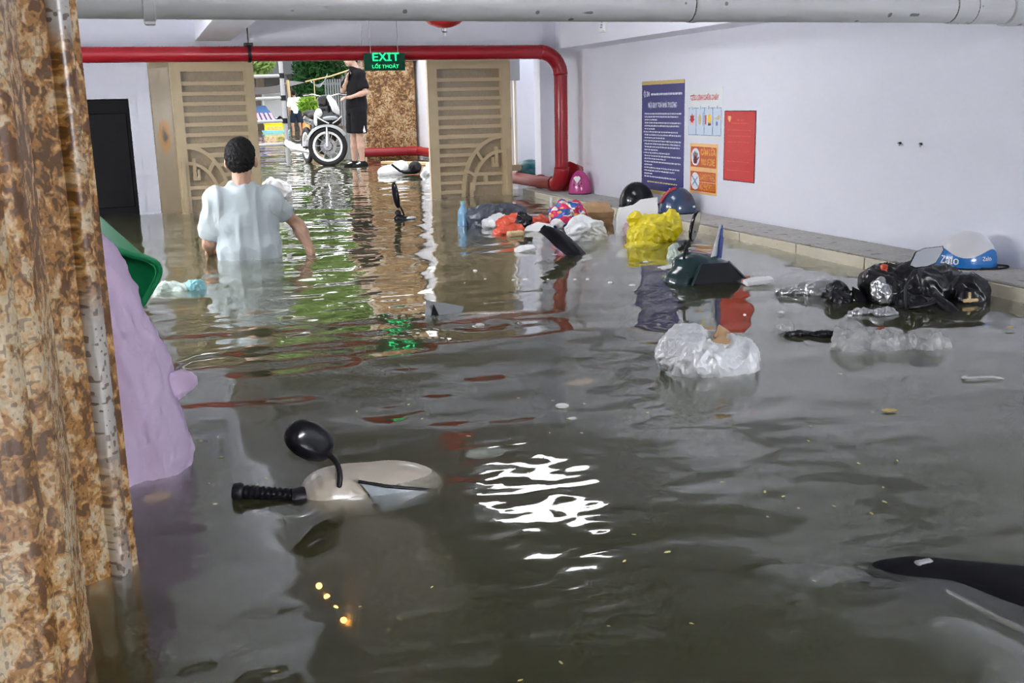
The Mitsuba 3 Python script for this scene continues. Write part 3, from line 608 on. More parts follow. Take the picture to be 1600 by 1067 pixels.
part(mb, 'front_apron', smooth_sdf(apron, 0.014, 1), 'helmet_black' if 'helmet_black' in scene else mat('helmet_black', (0.006, 0.007, 0.008), 0.15, 0.4, coat=0.3), True)
part(mb, 'side_panel', smooth_sdf(sun([el(0.08, 0.155, 0.80, (0.055, 0.06, 0.075)), el(0.05, 0.20, 0.70, (0.03, 0.05, 0.10))], 0.04), 0.010, 1), 'white_plastic', True, label='white front side panel')
part(mb, 'headlight', smooth_sdf(el(0.155, 0, 0.72, (0.125, 0.035, 0.035)), 0.008, 0), 'silver_lens', True, label='silvery headlamp lens')
for s in (-1, 1): part(mb, 'front_trim', tube([B(0.17, 0.03 * s, 0.640), B(0.14, 0.12 * s, 0.69), B(0.10, 0.20 * s, 0.745)], [0.010, 0.014, 0.008], 8), 'white_plastic', True, label='white line painted as a gloss highlight')  # white strips stand in for bright reflections on the glossy apron
cowl = sun([el(-0.02, 0.02, 0.99, (0.12, 0.10, 0.085)), el(0.02, 0.04, 0.93, (0.10, 0.08, 0.06))], 0.04)
part(mb, 'handlebar_cowl', smooth_sdf(cowl, 0.012, 1), 'black_gloss', True)
visor = sun([el(0.06, -0.03, 1.00, (0.050, 0.03, 0.075)), el(0.08, -0.09, 0.90, (0.060, 0.03, 0.10)), el(0.06, -0.14, 0.82, (0.045, 0.03, 0.07))], 0.05)
part(mb, 'visor', smooth_sdf(visor, 0.010, 1), 'white_plastic', True, label='white headlamp visor')
hx = unit(fx * 0.8 + sx * 0.6) if fx @ sx > 0 else unit(-fx * 0.8 + sx * 0.6)
for s in (-1, 1):
    h0 = B(-0.03, 0, 1.03); h1 = h0 + sx * 0.20 * s + V(0, 0, 0.05); h2 = h0 + sx * 0.35 * s - bx * 0.07 + V(0, 0, 0.045)
    part(mb, 'handlebar', tube([h0, h1, h2], 0.013, 10), 'chrome', True)
    part(mb, 'grip', tube([h1 + (h2 - h1) * 0.15, h2], 0.019, 12), 'rubber', True)
    part(mb, 'brake_lever', tube([h1 + bx * 0.04, h2 + bx * 0.055 + V(0, 0, -0.01)], 0.007, 8), 'chrome', True)
body = sun([el(-0.55, 0, 0.66, (0.12, 0.36, 0.09)), el(-0.95, 0, 0.70, (0.12, 0.30, 0.09)), el(-0.55, 0, 0.48, (0.10, 0.40, 0.10)), el(-0.22, 0, 0.46, (0.10, 0.25, 0.11))], 0.06)
part(mb, 'frame_body', smooth_sdf(body, 0.018, 1), 'black_gloss', True)
part(mb, 'seat', smooth_sdf(sun([el(-0.62, 0, 0.76, (0.13, 0.30, 0.05)), el(-0.98, 0, 0.80, (0.12, 0.22, 0.05))], 0.05), 0.018, 1), 'rubber', True, label='black seat')
part(mb, 'engine', smooth_sdf(sun([el(-0.45, -0.10, 0.27, (0.07, 0.17, 0.09)), el(-0.60, 0.05, 0.30, (0.09, 0.15, 0.10))], 0.03), 0.016, 0), 'steel', True)
part(mb, 'exhaust', tube([B(-0.35, 0.20, 0.20), B(-0.75, 0.36, 0.26), B(-1.05, 0.40, 0.33)], [0.03, 0.065, 0.055], 16), 'chrome', True, label='chrome exhaust pipe')
part(mb, 'footrest', tube([B(-0.45, -0.30, 0.27), B(-0.45, 0.30, 0.27)], 0.014, 8), 'black_plastic', True)

# -- cream scooter in the foreground, sunk to its handlebar
cs = thing('scooter', 'cream scooter sunk to its handlebar in the foreground water, orange indicators still lit below', 'scooter')
e3 = lambda c, r, rz=0, ry=0: ell(c, r, (rot([0, 0, 1], rz) @ rot([0, 1, 0], ry))[:3, :3])
cowl = sun([e3((0.385, 2.30, -0.020), (0.105, 0.085, 0.070), -8, 6), e3((0.325, 2.28, 0.0), (0.050, 0.060, 0.045), 10), e3((0.500, 2.325, -0.016), (0.118, 0.075, 0.050), -6, 8)], 0.03)
part(cs, 'handlebar_cowl', smooth_sdf(cowl, 0.0045, 1), 'cream_paint', True, label='cream handlebar cowl')
lens = trimesh.convex.convex_hull(np.array([(0.398, 2.222, 0.034), (0.440, 2.185, -0.030), (0.452, 2.205, 0.018), (0.548, 2.195, 0.001), (0.54, 2.20, -0.030), (0.43, 2.31, -0.02), (0.57, 2.29, -0.03)]))
part(cs, 'position_lamp', lens, 'silver_lens', 20, label='silvery triangular lamp lens')
part(cs, 'lamp_edge', tube([(0.394, 2.223, 0.037), (0.455, 2.206, 0.023), (0.552, 2.195, 0.003)], 0.004, 8), 'black_plastic', True)
part(cs, 'throttle_collar', lathe([(0.0, -0.02), (0.021, -0.02), (0.025, 0.0), (0.021, 0.02), (0, 0.02)], 20, (1, 0, -0.12), (0.268, 2.275, 0.000)), 'black_plastic', 40)
gp_, g0, g1 = unit(V(0.95, -0.30, -0.09)), V(0.146, 2.318, 0.016), V(0.262, 2.280, 0.003)
gk = part(cs, 'grip', tube([g0 + (g1 - g0) * t for t in np.linspace(0, 1, 40)], [0.0155 + 0.0016 * (k % 4 > 1) for k in range(40)], 20), 'black_gloss', True, label='ribbed black rubber grip')
part(cs, 'grip__bar_end', lathe([(0, -0.012), (0.016, -0.012), (0.021, -0.006), (0.021, 0.006), (0.016, 0.012), (0, 0.012)], 20, g1 - g0, g0 + (g0 - g1) * 0.08), 'black_plastic', 40)
part(cs, 'brake_lever', tube(spline([(0.295, 2.225, -0.018), (0.24, 2.215, -0.024), (0.185, 2.235, -0.020), (0.160, 2.25, -0.012)], 14), [0.006] * 12 + [0.007, 0.009], 10), 'chrome', True, label='silver brake lever just under the water')
apron = sun([e3((0.44, 2.02, -0.215), (0.17, 0.27, 0.15), -14), e3((0.42, 2.20, -0.17), (0.14, 0.12, 0.13)), e3((0.37, 1.72, -0.29), (0.14, 0.26, 0.12), -14)], 0.06)
part(cs, 'front_apron', smooth_sdf(apron, 0.010, 1), 'cream_paint', True, label='cream front apron under the water')
part(cs, 'grille', smooth_sdf(sun([e3((0.285, 2.02, -0.25), (0.055, 0.24, 0.15), -8), e3((0.25, 1.78, -0.33), (0.05, 0.22, 0.12), -10)], 0.05), 0.010, 1), 'black_plastic', True, label='dark front grille under the water')
for k in range(4):
    c_ = V(0.262 + 0.010 * k, 2.005 - 0.034 * k, -0.096 - 0.011 * k)
    lk = part(cs, 'indicator_bulb', move(trimesh.creation.icosphere(2, 0.0065), c_), 'amber' if 'amber' in scene else mat('amber', (0.8, 0.4, 0.08), 0.4), True, label='lit amber indicator bulb')
    scene[lk]['emitter'] = {'type': 'area', 'radiance': {'type': 'rgb', 'value': [4.5, 1.9, 0.4]}}
ms = [(0.350, 2.236, 0.022), (0.357, 2.242, 0.050), (0.352, 2.262, 0.078), (0.332, 2.280, 0.098), (0.312, 2.288, 0.112)]
ex_, ey_ = V(0.79, 0.10, -0.60), V(0.52, 0.25, 0.82)
mirror('rear_view_mirror', 'black oval mirror on a bent stalk standing on the cream scooter handlebar', V(0.300, 2.290, 0.126), -ex_, ey_, 0.062, 0.043, 0.030, ms)

# -- teal scooter in the middle, its front cowl and one mirror out of the water
ts = thing('scooter', 'dark teal scooter sunk to its front cowl before the ledge, blue card stuck in it', 'scooter')
cw = sun([e3((2.575, 4.52, 0.010), (0.165, 0.14, 0.105)), e3((2.545, 4.56, 0.075), (0.105, 0.10, 0.050)), e3((2.43, 4.50, -0.02), (0.07, 0.10, 0.075), 0, -30), e3((2.70, 4.50, -0.02), (0.07, 0.10, 0.075), 0, 30)], 0.03)
part(ts, 'front_cowl', smooth_sdf(cw, 0.006, 1), 'teal_paint', True)
scr = trimesh.convex.convex_hull(np.array([(2.50, 4.395, 0.085), (2.64, 4.395, 0.088), (2.72, 4.37, 0.010), (2.44, 4.37, 0.005), (2.57, 4.36, -0.03), (2.52, 4.47, 0.08), (2.63, 4.47, 0.08)]))
part(ts, 'headlamp_glass', scr, 'black_gloss', 15, label='dark headlamp glass')
for a, b in (((2.495, 4.395, 0.092), (2.425, 4.36, -0.012)), ((2.645, 4.395, 0.094), (2.735, 4.36, -0.005))): part(ts, 'cowl_trim', tube([a, b], 0.006, 8), 'teal_paint', True)
kn = thing('key_knob', 'small black knob standing beside the blue card on the teal scooter', 'knob')
part(kn, 'cap', lathe([(0, 0.05), (0.018, 0.048), (0.026, 0.035), (0.024, 0.02), (0.012, 0.012), (0.012, -0.03), (0, -0.03)], 20, None, (2.535, 4.62, 0.128)), 'black_plastic', 40)
part(kn, 'arm', tube([(2.535, 4.62, 0.145), (2.49, 4.61, 0.135)], 0.010, 10), 'black_plastic', True)
mirror('rear_view_mirror', 'tall narrow mirror on the left of the teal scooter, glass catching red', V(2.520, 4.50, 0.262), V(0.80, 0.60, 0.10), V(0.30, -0.06, 0.95), 0.040, 0.078, 0.022, [(2.470, 4.52, 0.07), (2.466, 4.51, 0.125), (2.474, 4.50, 0.170), (2.500, 4.51, 0.200), (2.512, 4.512, 0.235)])
cd = thing('card', 'blue and white folded card sticking up from the teal scooter', 'card')
part(cd, 'front_sheet', frame(extrude([(0, 0), (0.05, 0.0), (0.062, 0.08), (0.038, 0.165), (0.012, 0.09)], 0.004), (2.635, 4.48, 0.095), (0.75, 0.66, 0), (0.05, 0, 1)), 'blue_card' if 'blue_card' in scene else mat('blue_card', (0.02, 0.05, 0.28), 0.4), False, label='blue sheet')
part(cd, 'back_sheet', frame(extrude([(-0.055, 0), (0.03, 0.0), (0.042, 0.155), (0.025, 0.165), (-0.01, 0.09)], 0.003), (2.630, 4.492, 0.095), (0.85, 0.5, 0), (0.05, 0, 1)), 'white_plastic', False, label='white sheet')

# -- black curved mudguard sticking out of the water
fd = thing('mudguard', 'black curved scooter mudguard sticking out of the water before a white bag', 'mudguard')
pth = spline([(2.17, 5.66, 0.165), (2.225, 5.63, 0.135), (2.30, 5.59, 0.07), (2.37, 5.55, -0.01), (2.42, 5.52, -0.08)], 18)
vv, ff = [], []
for k, q in enumerate(pth):
    w = 0.018 + 0.055 * min(1, k / 6)
    for s, dz_ in ((-1, -0.035), (-0.8, 0.0), (0, 0.012), (0.8, 0.0), (1, -0.035)): vv.append(q + V(0.45, 0.55, 0.35) * w * s + V(0.6, -0.3, 0.7) * dz_)
for k in range(17):
    for q in range(4): a = k * 5 + q; ff += [[a, a + 1, a + 5], [a + 1, a + 6, a + 5]]
part(fd, 'blade', trimesh.Trimesh(vv, ff), 'black_gloss', 60)
part(fd, 'stiffener', tube(pth[:16] - V(0, 0, 0.012), 0.012, 8), 'black_plastic', True)
# -- mirrors of drowned scooters
mirror('rear_view_mirror', 'slim black mirror standing upright in the water in the gateway', V(1.868, 8.10, 0.185), V(-0.35, 0.93, 0.0), V(-0.16, 0, 0.98), 0.038, 0.105, 0.02, [(1.93, 8.12, -0.02), (1.925, 8.11, 0.03), (1.905, 8.10, 0.075), (1.885, 8.10, 0.12)])
fr = thing('floating_debris', 'black and white broken scooter piece at the foot of the gateway mirror', 'debris')
part(fr, 'lump', smooth_sdf(sun([e3((1.88, 8.08, 0.005), (0.045, 0.04, 0.03)), e3((1.95, 8.06, 0.0), (0.06, 0.03, 0.022), 10), e3((1.875, 8.10, 0.05), (0.025, 0.02, 0.022))], 0.02), 0.008, 1), 'black_plastic', True)
part(fr, 'white_lip', smooth_sdf(e3((1.965, 8.03, 0.008), (0.045, 0.02, 0.012), 15), 0.005, 0), 'white_plastic', True, label='white lip')
hexo = [(-0.085, -0.034), (-0.045, 0.022), (0.0, 0.036), (0.088, 0.040), (0.092, 0.025), (0.045, -0.030), (0.0, -0.044), (-0.06, -0.046)]
mirror('rear_view_mirror', 'angular grey glass mirror on a thin stalk before the black rubbish bag', V(3.045, 3.50, 0.203), V(0.99, -0.1, 0.0), V(0.05, 0.30, 0.95), 0, 0, 0.022, [(2.955, 3.49, -0.03), (2.948, 3.49, 0.03), (2.955, 3.50, 0.085), (2.985, 3.505, 0.130), (3.010, 3.51, 0.165)], outline=hexo[::-1])
# -- grey fairing with a cream body below the surface
gfr = thing('scooter', 'pale scooter drowned in mid water, only a grey fairing tip above the surface', 'scooter')
part(gfr, 'fairing_tip', trimesh.convex.convex_hull(np.array([(1.075, 4.20, 0.065), (1.085, 4.22, 0.060), (1.10, 4.14, -0.01), (1.06, 4.17, -0.01), (1.24, 4.20, 0.025), (1.25, 4.24, 0.0), (1.13, 4.26, 0.02), (1.20, 4.14, -0.01)])), 'grey_paint', 20)
part(gfr, 'vent', frame(extrude([(0, 0), (0.035, 0.005), (0.012, 0.05)], 0.004), (1.085, 4.163, 0.002), (0.85, -0.5, 0), (-0.2, 0.25, 1)), 'black_plastic', False, label='dark triangular vent')
part(gfr, 'body', smooth_sdf(sun([e3((1.42, 4.16, -0.055), (0.20, 0.06, 0.050), 6), e3((1.28, 4.18, -0.05), (0.12, 0.09, 0.05))], 0.04), 0.010, 1), 'cream_paint', True, label='cream body just under the surface')
# -- black scooter under the water in the near right corner
bs = thing('scooter', 'black scooter lying just under the water in the near right corner, silver edged', 'scooter')
PG = sg.Polygon([(1.19, 1.50), (1.235, 1.528), (1.32, 1.518), (1.48, 1.405), (1.80, 1.18), (1.80, 0.93), (1.46, 1.02), (1.335, 1.215), (1.295, 1.375), (1.225, 1.425)]).buffer(-0.02).buffer(0.02)
def bb(p):
    q = shapely.points(p[:, :2]); ins = shapely.contains(PG, q); e = shapely.distance(PG.exterior, q); d2 = np.where(ins, -e, e)
    return np.hypot(np.maximum(d2 + 0.035, 0), np.maximum(np.abs(p[:, 2] + 0.06) - 0.034 - 0.22 * np.clip(-d2, 0, 0.06), 0)) - 0.028
bb.lo, bb.hi = V(1.15, 0.9, -0.16), V(1.84, 1.56, 0.03)
mat('seat_black', (0.006, 0.006, 0.008), 0.75, 0.12)
part(bs, 'body', smooth_sdf(bb, 0.010, 1), 'seat_black', True)
part(bs, 'front_panel', smooth_sdf(sun([e3((1.18, 1.60, -0.060), (0.13, 0.028, 0.022), -30), e3((1.27, 1.52, -0.045), (0.08, 0.03, 0.02), -32)], 0.02), 0.006, 1), 'grey_paint', True, label='pale grey panel')
part(bs, 'silver_edge', tube(spline([(1.292, 1.376, -0.012), (1.293, 1.31, -0.010), (1.303, 1.25, -0.012), (1.325, 1.195, -0.016)], 20), 0.006, 10), 'chrome', True, label='bright silver edge')
part(bs, 'side_panel', smooth_sdf(sun([e3((1.27, 1.26, -0.060), (0.030, 0.11, 0.04), 14), e3((1.26, 1.14, -0.075), (0.08, 0.09, 0.05), -20)], 0.03), 0.008, 1), 'grey_paint', True, label='pale grey lower panel')
part(bs, 'badge', box(1.282, 1.318, 1.440, 1.454, 0.004, 0.018, 0.003), 'steel', label='small steel badge')
# ------------------------------------------------------------------ rubbish on the water
def plastic(key, c, r=0.3, var=0.12, coat=0.3): return mat(key, tuple(c), r, 0.55, coat=coat) if var < 0.15 else mat(key, lambda p, n, uv, c=c: mi.Color3f(*c) * (1 - var / 2 + var * fbm(p.x * 30, p.y * 30, p.z * 30)), r, 0.55, coat=coat)
plastic('film_white', (0.74, 0.76, 0.78)); plastic('film_slate', (0.055, 0.065, 0.085), 0.35); mat('film_black', (0.008, 0.008, 0.010), 0.25, 0.4, coat=0.2)
plastic('film_yellow', (0.70, 0.58, 0.012), 0.28); plastic('film_red', (0.66, 0.085, 0.035), 0.35); plastic('film_pink', (0.78, 0.58, 0.62)); plastic('film_cyan', (0.25, 0.55, 0.58), 0.3)
plastic('film_mint', (0.58, 0.68, 0.60), 0.3); plastic('film_purple', (0.16, 0.06, 0.13), 0.3); plastic('foam', (0.80, 0.80, 0.79), 0.8, 0.05, 0); plastic('card_brown', (0.46, 0.29, 0.15), 0.8, 0.2, 0)
plastic('wood_tan', (0.62, 0.45, 0.24), 0.7, 0.3, 0); plastic('leaf_dry', (0.50, 0.34, 0.12), 0.7, 0.3, 0); plastic('green_tub', (0.012, 0.23, 0.085), 0.28, 0.1); plastic('bit_yellow', (0.55, 0.47, 0.20), 0.6, 0.3, 0)
mat('foil', (0.62, 0.63, 0.64), 0.25, metal=0.85)
scene['film_clear'] = {'type': 'blendbsdf', 'weight': 0.45, 'a': {'type': 'thindielectric', 'int_ior': 1.35}, 'b': {'type': 'twosided', 'bsdf': {'type': 'principled', 'base_color': {'type': 'rgb', 'value': [0.62, 0.63, 0.62]}, 'roughness': 0.25, 'specular': 0.6}}}
scene['film_lilac'] = {'type': 'principledthin', 'base_color': {'type': 'rgb', 'value': [0.70, 0.57, 0.76]}, 'roughness': 0.2, 'diff_trans': 0.55, 'eta': 1.6}
def print_mix(p, n, uv):
    a, b = noise(p.x * 24 + p.z * 20, p.y * 24, p.z * 22), noise(p.x * 20 + 9, p.y * 20 + p.z * 14, p.z * 20)
    col = mix((0.62, 0.02, 0.10), (0.75, 0.72, 0.72), smoothstep(0.50, 0.56, a))
    col = mix(col, (0.03, 0.09, 0.34), smoothstep(0.56, 0.61, b))
    return mix(col, (0.78, 0.35, 0.10), smoothstep(0.70, 0.74, noise(p.x * 44, p.y * 44, p.z * 40)))
mat('film_print', print_mix, 0.3, 0.55, coat=0.3)
def crumple(m, amp, fr=18.0, seed=0):
    """creases of thin film: ridged noise plus folds along random straight lines, with their sharp edges"""
    m = m.copy(); v = np.array(m.vertices); n = meshkit.arrays(m, True)[2]
    g = np.random.default_rng(seed); R = np.linalg.qr(g.normal(size=(3, 3)))[0]
    q = v @ R * fr * np.array([1, 1.0, 0.45])
    w = np.stack([meshkit.noise(q * 0.7 + k, seed + k) for k in range(3)], -1) - 0.5
    q = q + 0.9 * w
    r = lambda s, k: 1 - np.abs(2 * meshkit.noise(q * s + 3 * k, seed + 7 * k) - 1)
    d = 0.5 * r(1, 1) ** 1.5 + 0.3 * r(2.1, 2) ** 1.5 + 0.2 * r(4.3, 3) - 0.52
    vv = v * fr + 0.8 * w; t = 0
    for k in range(7):
        a = g.normal(size=3); a /= np.linalg.norm(a)
        s = vv @ a * g.uniform(0.35, 1.3) + g.uniform(0, 9)
        t = t + (np.abs((s % 2) - 1) - 0.5) * np.clip(1.6 * meshkit.noise(v * fr * 0.3 + 11 * k, seed + k) - 0.3, 0, 1)
    m.vertices = v + n * ((1.1 * d + 0.42 * t) * amp * 2)[:, None]
    return m
def bag_mesh(es, h, amp, fr, seed, k=0.03): return crumple(solid(sun([ell(c, r, rot([0, 0, 1], z_)[:3, :3]) for c, r, z_ in es], k), h * 0.85), amp * 1.15, fr * 1.15, seed)
def bag(name, label, cat, es, mk, h=0.008, amp=0.012, fr=18, seed=1, k=0.03, group=None, sm=60):
    key = put(name, bag_mesh(es, h, amp, fr, seed, k), mk, True)
    return say(key, label, cat, group)
bag('plastic_bag', 'long slate blue plastic bag floating before the right gate leaf', 'bag', [((2.36, 7.36, 0.02), (0.13, 0.12, 0.125), 0), ((2.50, 7.40, 0.03), (0.16, 0.11, 0.11), -8), ((2.64, 7.46, 0.01), (0.10, 0.09, 0.09), 10)], 'film_slate', 0.009, 0.014, 12, 3)
b = thing('bottle', 'pale blue plastic water bottle upright against the slate bag', 'bottle')
plastic('bottle_blue', (0.22, 0.42, 0.62), 0.12)
part(b, 'body', lathe([(0, -0.10), (0.036, -0.10), (0.038, -0.07), (0.035, -0.04), (0.038, -0.01), (0.035, 0.02), (0.038, 0.05), (0.036, 0.08), (0.018, 0.115), (0.016, 0.13), (0, 0.13)], 24, (0.05, 0, 1), (2.205, 7.42, 0.02)), 'bottle_blue', 40)
part(b, 'cap', lathe([(0, 0), (0.019, 0), (0.019, 0.022), (0, 0.022)], 20, (0.05, 0, 1), (2.211, 7.42, 0.15)), 'film_cyan', 40, label='cyan cap')
bag('plastic_bag', 'small white bag knotted in front of the slate bag', 'bag', [((2.40, 7.16, 0.035), (0.075, 0.06, 0.055), 10), ((2.34, 7.18, 0.02), (0.05, 0.05, 0.045), 0)], 'film_white', 0.007, 0.01, 22, 5)
bag('plastic_bag', 'orange red plastic bag between the white bag and the small black bag', 'bag', [((2.47, 7.05, 0.035), (0.085, 0.06, 0.065), 0), ((2.42, 7.08, 0.02), (0.06, 0.05, 0.04), 0)], 'film_red', 0.007, 0.012, 20, 8)
bag('plastic_bag', 'flat orange red plastic bag lying lowest on the water of the red ones', 'bag', [((2.33, 6.80, 0.0), (0.10, 0.045, 0.035), 12), ((2.41, 6.85, 0.008), (0.07, 0.04, 0.032), 0)], 'film_red', 0.006, 0.010, 24, 13)
bag('plastic_bag', 'thin red plastic strip bag behind the flat white foam piece', 'bag', [((2.66, 7.12, 0.02), (0.12, 0.05, 0.045), -22)], 'film_red', 0.007, 0.012, 20, 15)
bag('plastic_bag', 'small shiny black bag between the orange red bags', 'bag', [((2.52, 6.98, 0.04), (0.055, 0.05, 0.068), 0)], 'film_black', 0.006, 0.012, 26, 17)
k = put('foam_sheet', frame(extrude([(0, 0), (0.10, 0.04), (0.21, 0.01), (0.205, -0.035), (0.09, -0.055), (-0.03, -0.035)], 0.03), (2.49, 6.85, 0.005), (1, 0.1, -0.03), (0, 0.7, 0.6)), 'foam', 20); say(k, 'white foam sheet tilted beside the small black bag', 'foam')
k = put('wood_block', move(box(-0.055, 0.055, -0.03, 0.03, -0.02, 0.018, 0.008), (2.335, 6.62, 0.01), rz=5), 'wood_tan'); say(k, 'tan wood block floating in front of the flat red bag', 'wood block')
k = put('foam_sheet', frame(extrude([(-0.055, -0.03), (0.07, -0.02), (0.075, 0.02), (0.0, 0.045), (-0.06, 0.02)], 0.018), (2.11, 5.83, 0.004), (1, 0.2, 0.09), (0, 1, 0.35)), 'foam', 20); say(k, 'white foam sliver floating alone in open water left of the black mudguard', 'foam')
bag('plastic_bag', 'crumpled plastic bag printed red, white and blue behind the black mudguard', 'bag', [((2.86, 7.02, 0.05), (0.11, 0.09, 0.11), 0), ((2.95, 7.05, 0.07), (0.08, 0.08, 0.075), 0), ((2.82, 6.95, 0.0), (0.08, 0.07, 0.06), 0)], 'film_print', 0.008, 0.016, 16, 21)
pl = thing('pail', 'white plastic tub on its side behind the printed bag', 'tub')
part(pl, 'body', lathe([(0, -0.06), (0.05, -0.06), (0.058, 0.02), (0.062, 0.05), (0.058, 0.05), (0.05, 0.0), (0.046, -0.05), (0, -0.05)], 28, (0.5, -0.2, 0.8), (3.10, 7.62, 0.055)), 'white_plastic', 40)
k = put('pole', tube([(2.965, 7.55, -0.15), (2.962, 7.55, 0.155)], 0.010, 10), 'white_plastic', True); say(k, 'thin white pole standing in the water left of the white tub', 'pole')
k = put('cardboard', crumple(trimesh.Trimesh(*trimesh.remesh.subdivide_to_size(*(lambda m: (m.vertices, m.faces))(move(box(-0.14, 0.12, -0.10, 0.10, -0.05, 0.07), (3.14, 7.12, 0.035), rx=16, rz=-12)), 0.02)), 0.012, 12, 4), 'card_brown', 40); say(k, 'crushed brown cardboard box between the printed bag and the white foam board', 'cardboard box')
bag('plastic_bag', 'plump white plastic bag right behind the black mudguard', 'bag', [((2.67, 6.22, 0.05), (0.115, 0.09, 0.095), 0), ((2.74, 6.22, 0.02), (0.075, 0.07, 0.075), 0), ((2.60, 6.20, 0.075), (0.05, 0.06, 0.06), 0)], 'film_white', 0.007, 0.016, 15, 31)
fo = thing('foam_board', 'white foam board standing in the water below the black helmet', 'foam board')
part(fo, 'board', frame(extrude([(-0.15, -0.22), (0.13, -0.22), (0.135, 0.17), (0.02, 0.155), (-0.03, 0.12), (-0.13, 0.10), (-0.145, 0.05)], 0.035), (3.17, 6.46, 0.05), (0.93, -0.36, 0), (0, 0.25, 1)), 'foam', 20)
0 and part(fo, 'flap', frame(extrude([(-0.12, 0), (0.13, 0), (0.11, 0.09), (-0.10, 0.06)], 0.02), (3.19, 6.44, 0.205), (0.93, -0.36, 0.06), (0.2, 0.9, 0.3)), 'foam', 20)
bag('plastic_bag', 'pale pink dotted plastic bag beside the white foam board', 'bag', [((3.03, 6.28, 0.045), (0.045, 0.045, 0.065), 0), ((3.01, 6.25, 0.0), (0.05, 0.05, 0.04), 0)], 'film_pink', 0.006, 0.010, 26, 35)
bag('plastic_bag', 'bright yellow plastic bag floating against the ledge', 'bag', [((3.02, 5.92, 0.06), (0.14, 0.11, 0.105), -10), ((3.12, 5.90, 0.085), (0.075, 0.08, 0.085), 0), ((2.90, 5.86, 0.03), (0.10, 0.09, 0.07), 0), ((2.90, 5.95, 0.12), (0.035, 0.04, 0.075), 0), ((2.84, 5.72, -0.01), (0.10, 0.06, 0.035), 0)], 'film_yellow', 0.008, 0.018, 14, 41)
bag('wrapper', 'mint green and white food packet floating between the yellow bag and the teal scooter', 'wrapper', [((2.76, 5.16, 0.03), (0.030, 0.03, 0.055), 0), ((2.77, 5.15, 0.0), (0.045, 0.04, 0.03), 0)], 'film_mint', 0.005, 0.010, 26, 43)
bag('wrapper', 'dark purple wrapper floating behind the teal scooter mirror', 'wrapper', [((2.86, 5.12, 0.01), (0.05, 0.04, 0.028), 0)], 'film_purple', 0.006, 0.008, 26, 44)
k = put('paper', frame(crumple(trimesh.Trimesh(*trimesh.remesh.subdivide_to_size(*(lambda m: (m.vertices, m.faces))(box(-0.05, 0.05, -0.03, 0.03, 0, 0.004)), 0.012)), 0.006, 30, 2), (2.56, 4.85, 0.008), (1, 0.2, 0.08), (0, 1, 0.1)), 'foam', 40); say(k, 'white paper scrap floating left of the teal scooter', 'paper')
k = put('foam_sheet', frame(extrude([(-0.06, -0.02), (0.09, -0.03), (0.10, 0.02), (0.02, 0.045), (-0.05, 0.03)], 0.018), (2.70, 4.24, 0.003), (1, 0.1, 0.05), (0, 1, 0.12)), 'foam', 20); say(k, 'white foam scrap touching the front of the teal scooter', 'foam')
wb = thing('plastic_bag', 'tied white plastic bag of scrap cardboard floating in the middle foreground', 'bag')
mb_ = solid(sun([ell((1.685, 2.93, 0.035), (0.135, 0.115, 0.085)), ell((1.62, 2.95, 0.06), (0.075, 0.08, 0.075)), ell((1.79, 2.91, 0.02), (0.07, 0.09, 0.062)), ell((1.655, 2.97, 0.105), (0.045, 0.05, 0.045))], 0.04), 0.0048)
mb_ = crumple(crumple(mb_, 0.012, 16, 51), 0.0045, 42, 52); vv = np.array(mb_.vertices); dd = np.linalg.norm((vv - V(1.705, 2.90, 0.108)) / V(0.042, 0.055, 0.05), axis=1)
vv += np.where(dd < 1.3, (1.3 - dd) * 0.040, 0)[:, None] * V(0.0, 0.35, -1); mb_.vertices = vv
part(wb, 'film', mb_, 'film_white', True)
part(wb, 'cardboard_scrap', frame(extrude([(-0.04, -0.028), (0.042, -0.016), (0.030, 0.028), (-0.034, 0.025)], 0.006), (1.705, 2.870, 0.088), (0.9, 0.3, 0.35), (-0.2, 0.6, 0.7)), 'card_brown', 20, label='brown cardboard scrap in the bag mouth')
part(wb, 'cardboard_scrap', frame(extrude([(-0.034, -0.018), (0.042, -0.024), (0.034, 0.024), (-0.026, 0.028)], 0.006), (1.730, 2.910, 0.106), (0.6, 0.6, 0.5), (-0.4, 0.4, 0.8)), 'card_brown', 20, label='brown cardboard scrap in the bag mouth')
part(wb, 'leaf', frame(extrude([(-0.02, -0.014), (0.022, -0.01), (0.012, 0.012), (-0.012, 0.014)], 0.003), (1.688, 2.865, 0.082), (0.8, 0.2, -0.4), (0.2, 0.7, 0.6)), 'black_plastic', 20, label='dark wet leaf in the bag mouth')
bag('foil_bag', 'crumpled silver foil bag floating right of the teal scooter', 'bag', [((2.76, 3.98, 0.0), (0.10, 0.035, 0.028), -18), ((2.86, 3.93, 0.0), (0.07, 0.05, 0.035), -10)], 'foil', 0.006, 0.012, 24, 61)
bag('plastic_bag', 'small black plastic bag clinging to the silver foil bag', 'bag', [((2.835, 3.80, 0.018), (0.045, 0.04, 0.050), 0), ((2.82, 3.74, 0.0), (0.045, 0.035, 0.030), 0)], 'film_black', 0.006, 0.010, 28, 62)
k = put('plastic_shard', trimesh.convex.convex_hull(np.array([(2.875, 3.72, 0.0), (2.885, 3.76, 0.050), (2.965, 3.74, 0.004), (2.88, 3.70, -0.02), (2.94, 3.71, -0.02), (2.90, 3.78, 0.0)])), 'black_plastic', 20); say(k, 'pointed black plastic shard between the foil bag and the big black rubbish bag', 'debris')
bag('rubbish_bag', 'big black rubbish bag floating below the white and blue helmet', 'bag', [((3.10, 3.72, 0.035), (0.17, 0.12, 0.095), -6), ((3.22, 3.68, 0.05), (0.15, 0.12, 0.08), -10), ((3.00, 3.74, 0.04), (0.08, 0.08, 0.075), 0), ((3.34, 3.56, 0.02), (0.085, 0.08, 0.075), -30), ((3.10, 3.60, -0.02), (0.12, 0.08, 0.05), 0)], 'film_black', 0.008, 0.018, 11, 65)
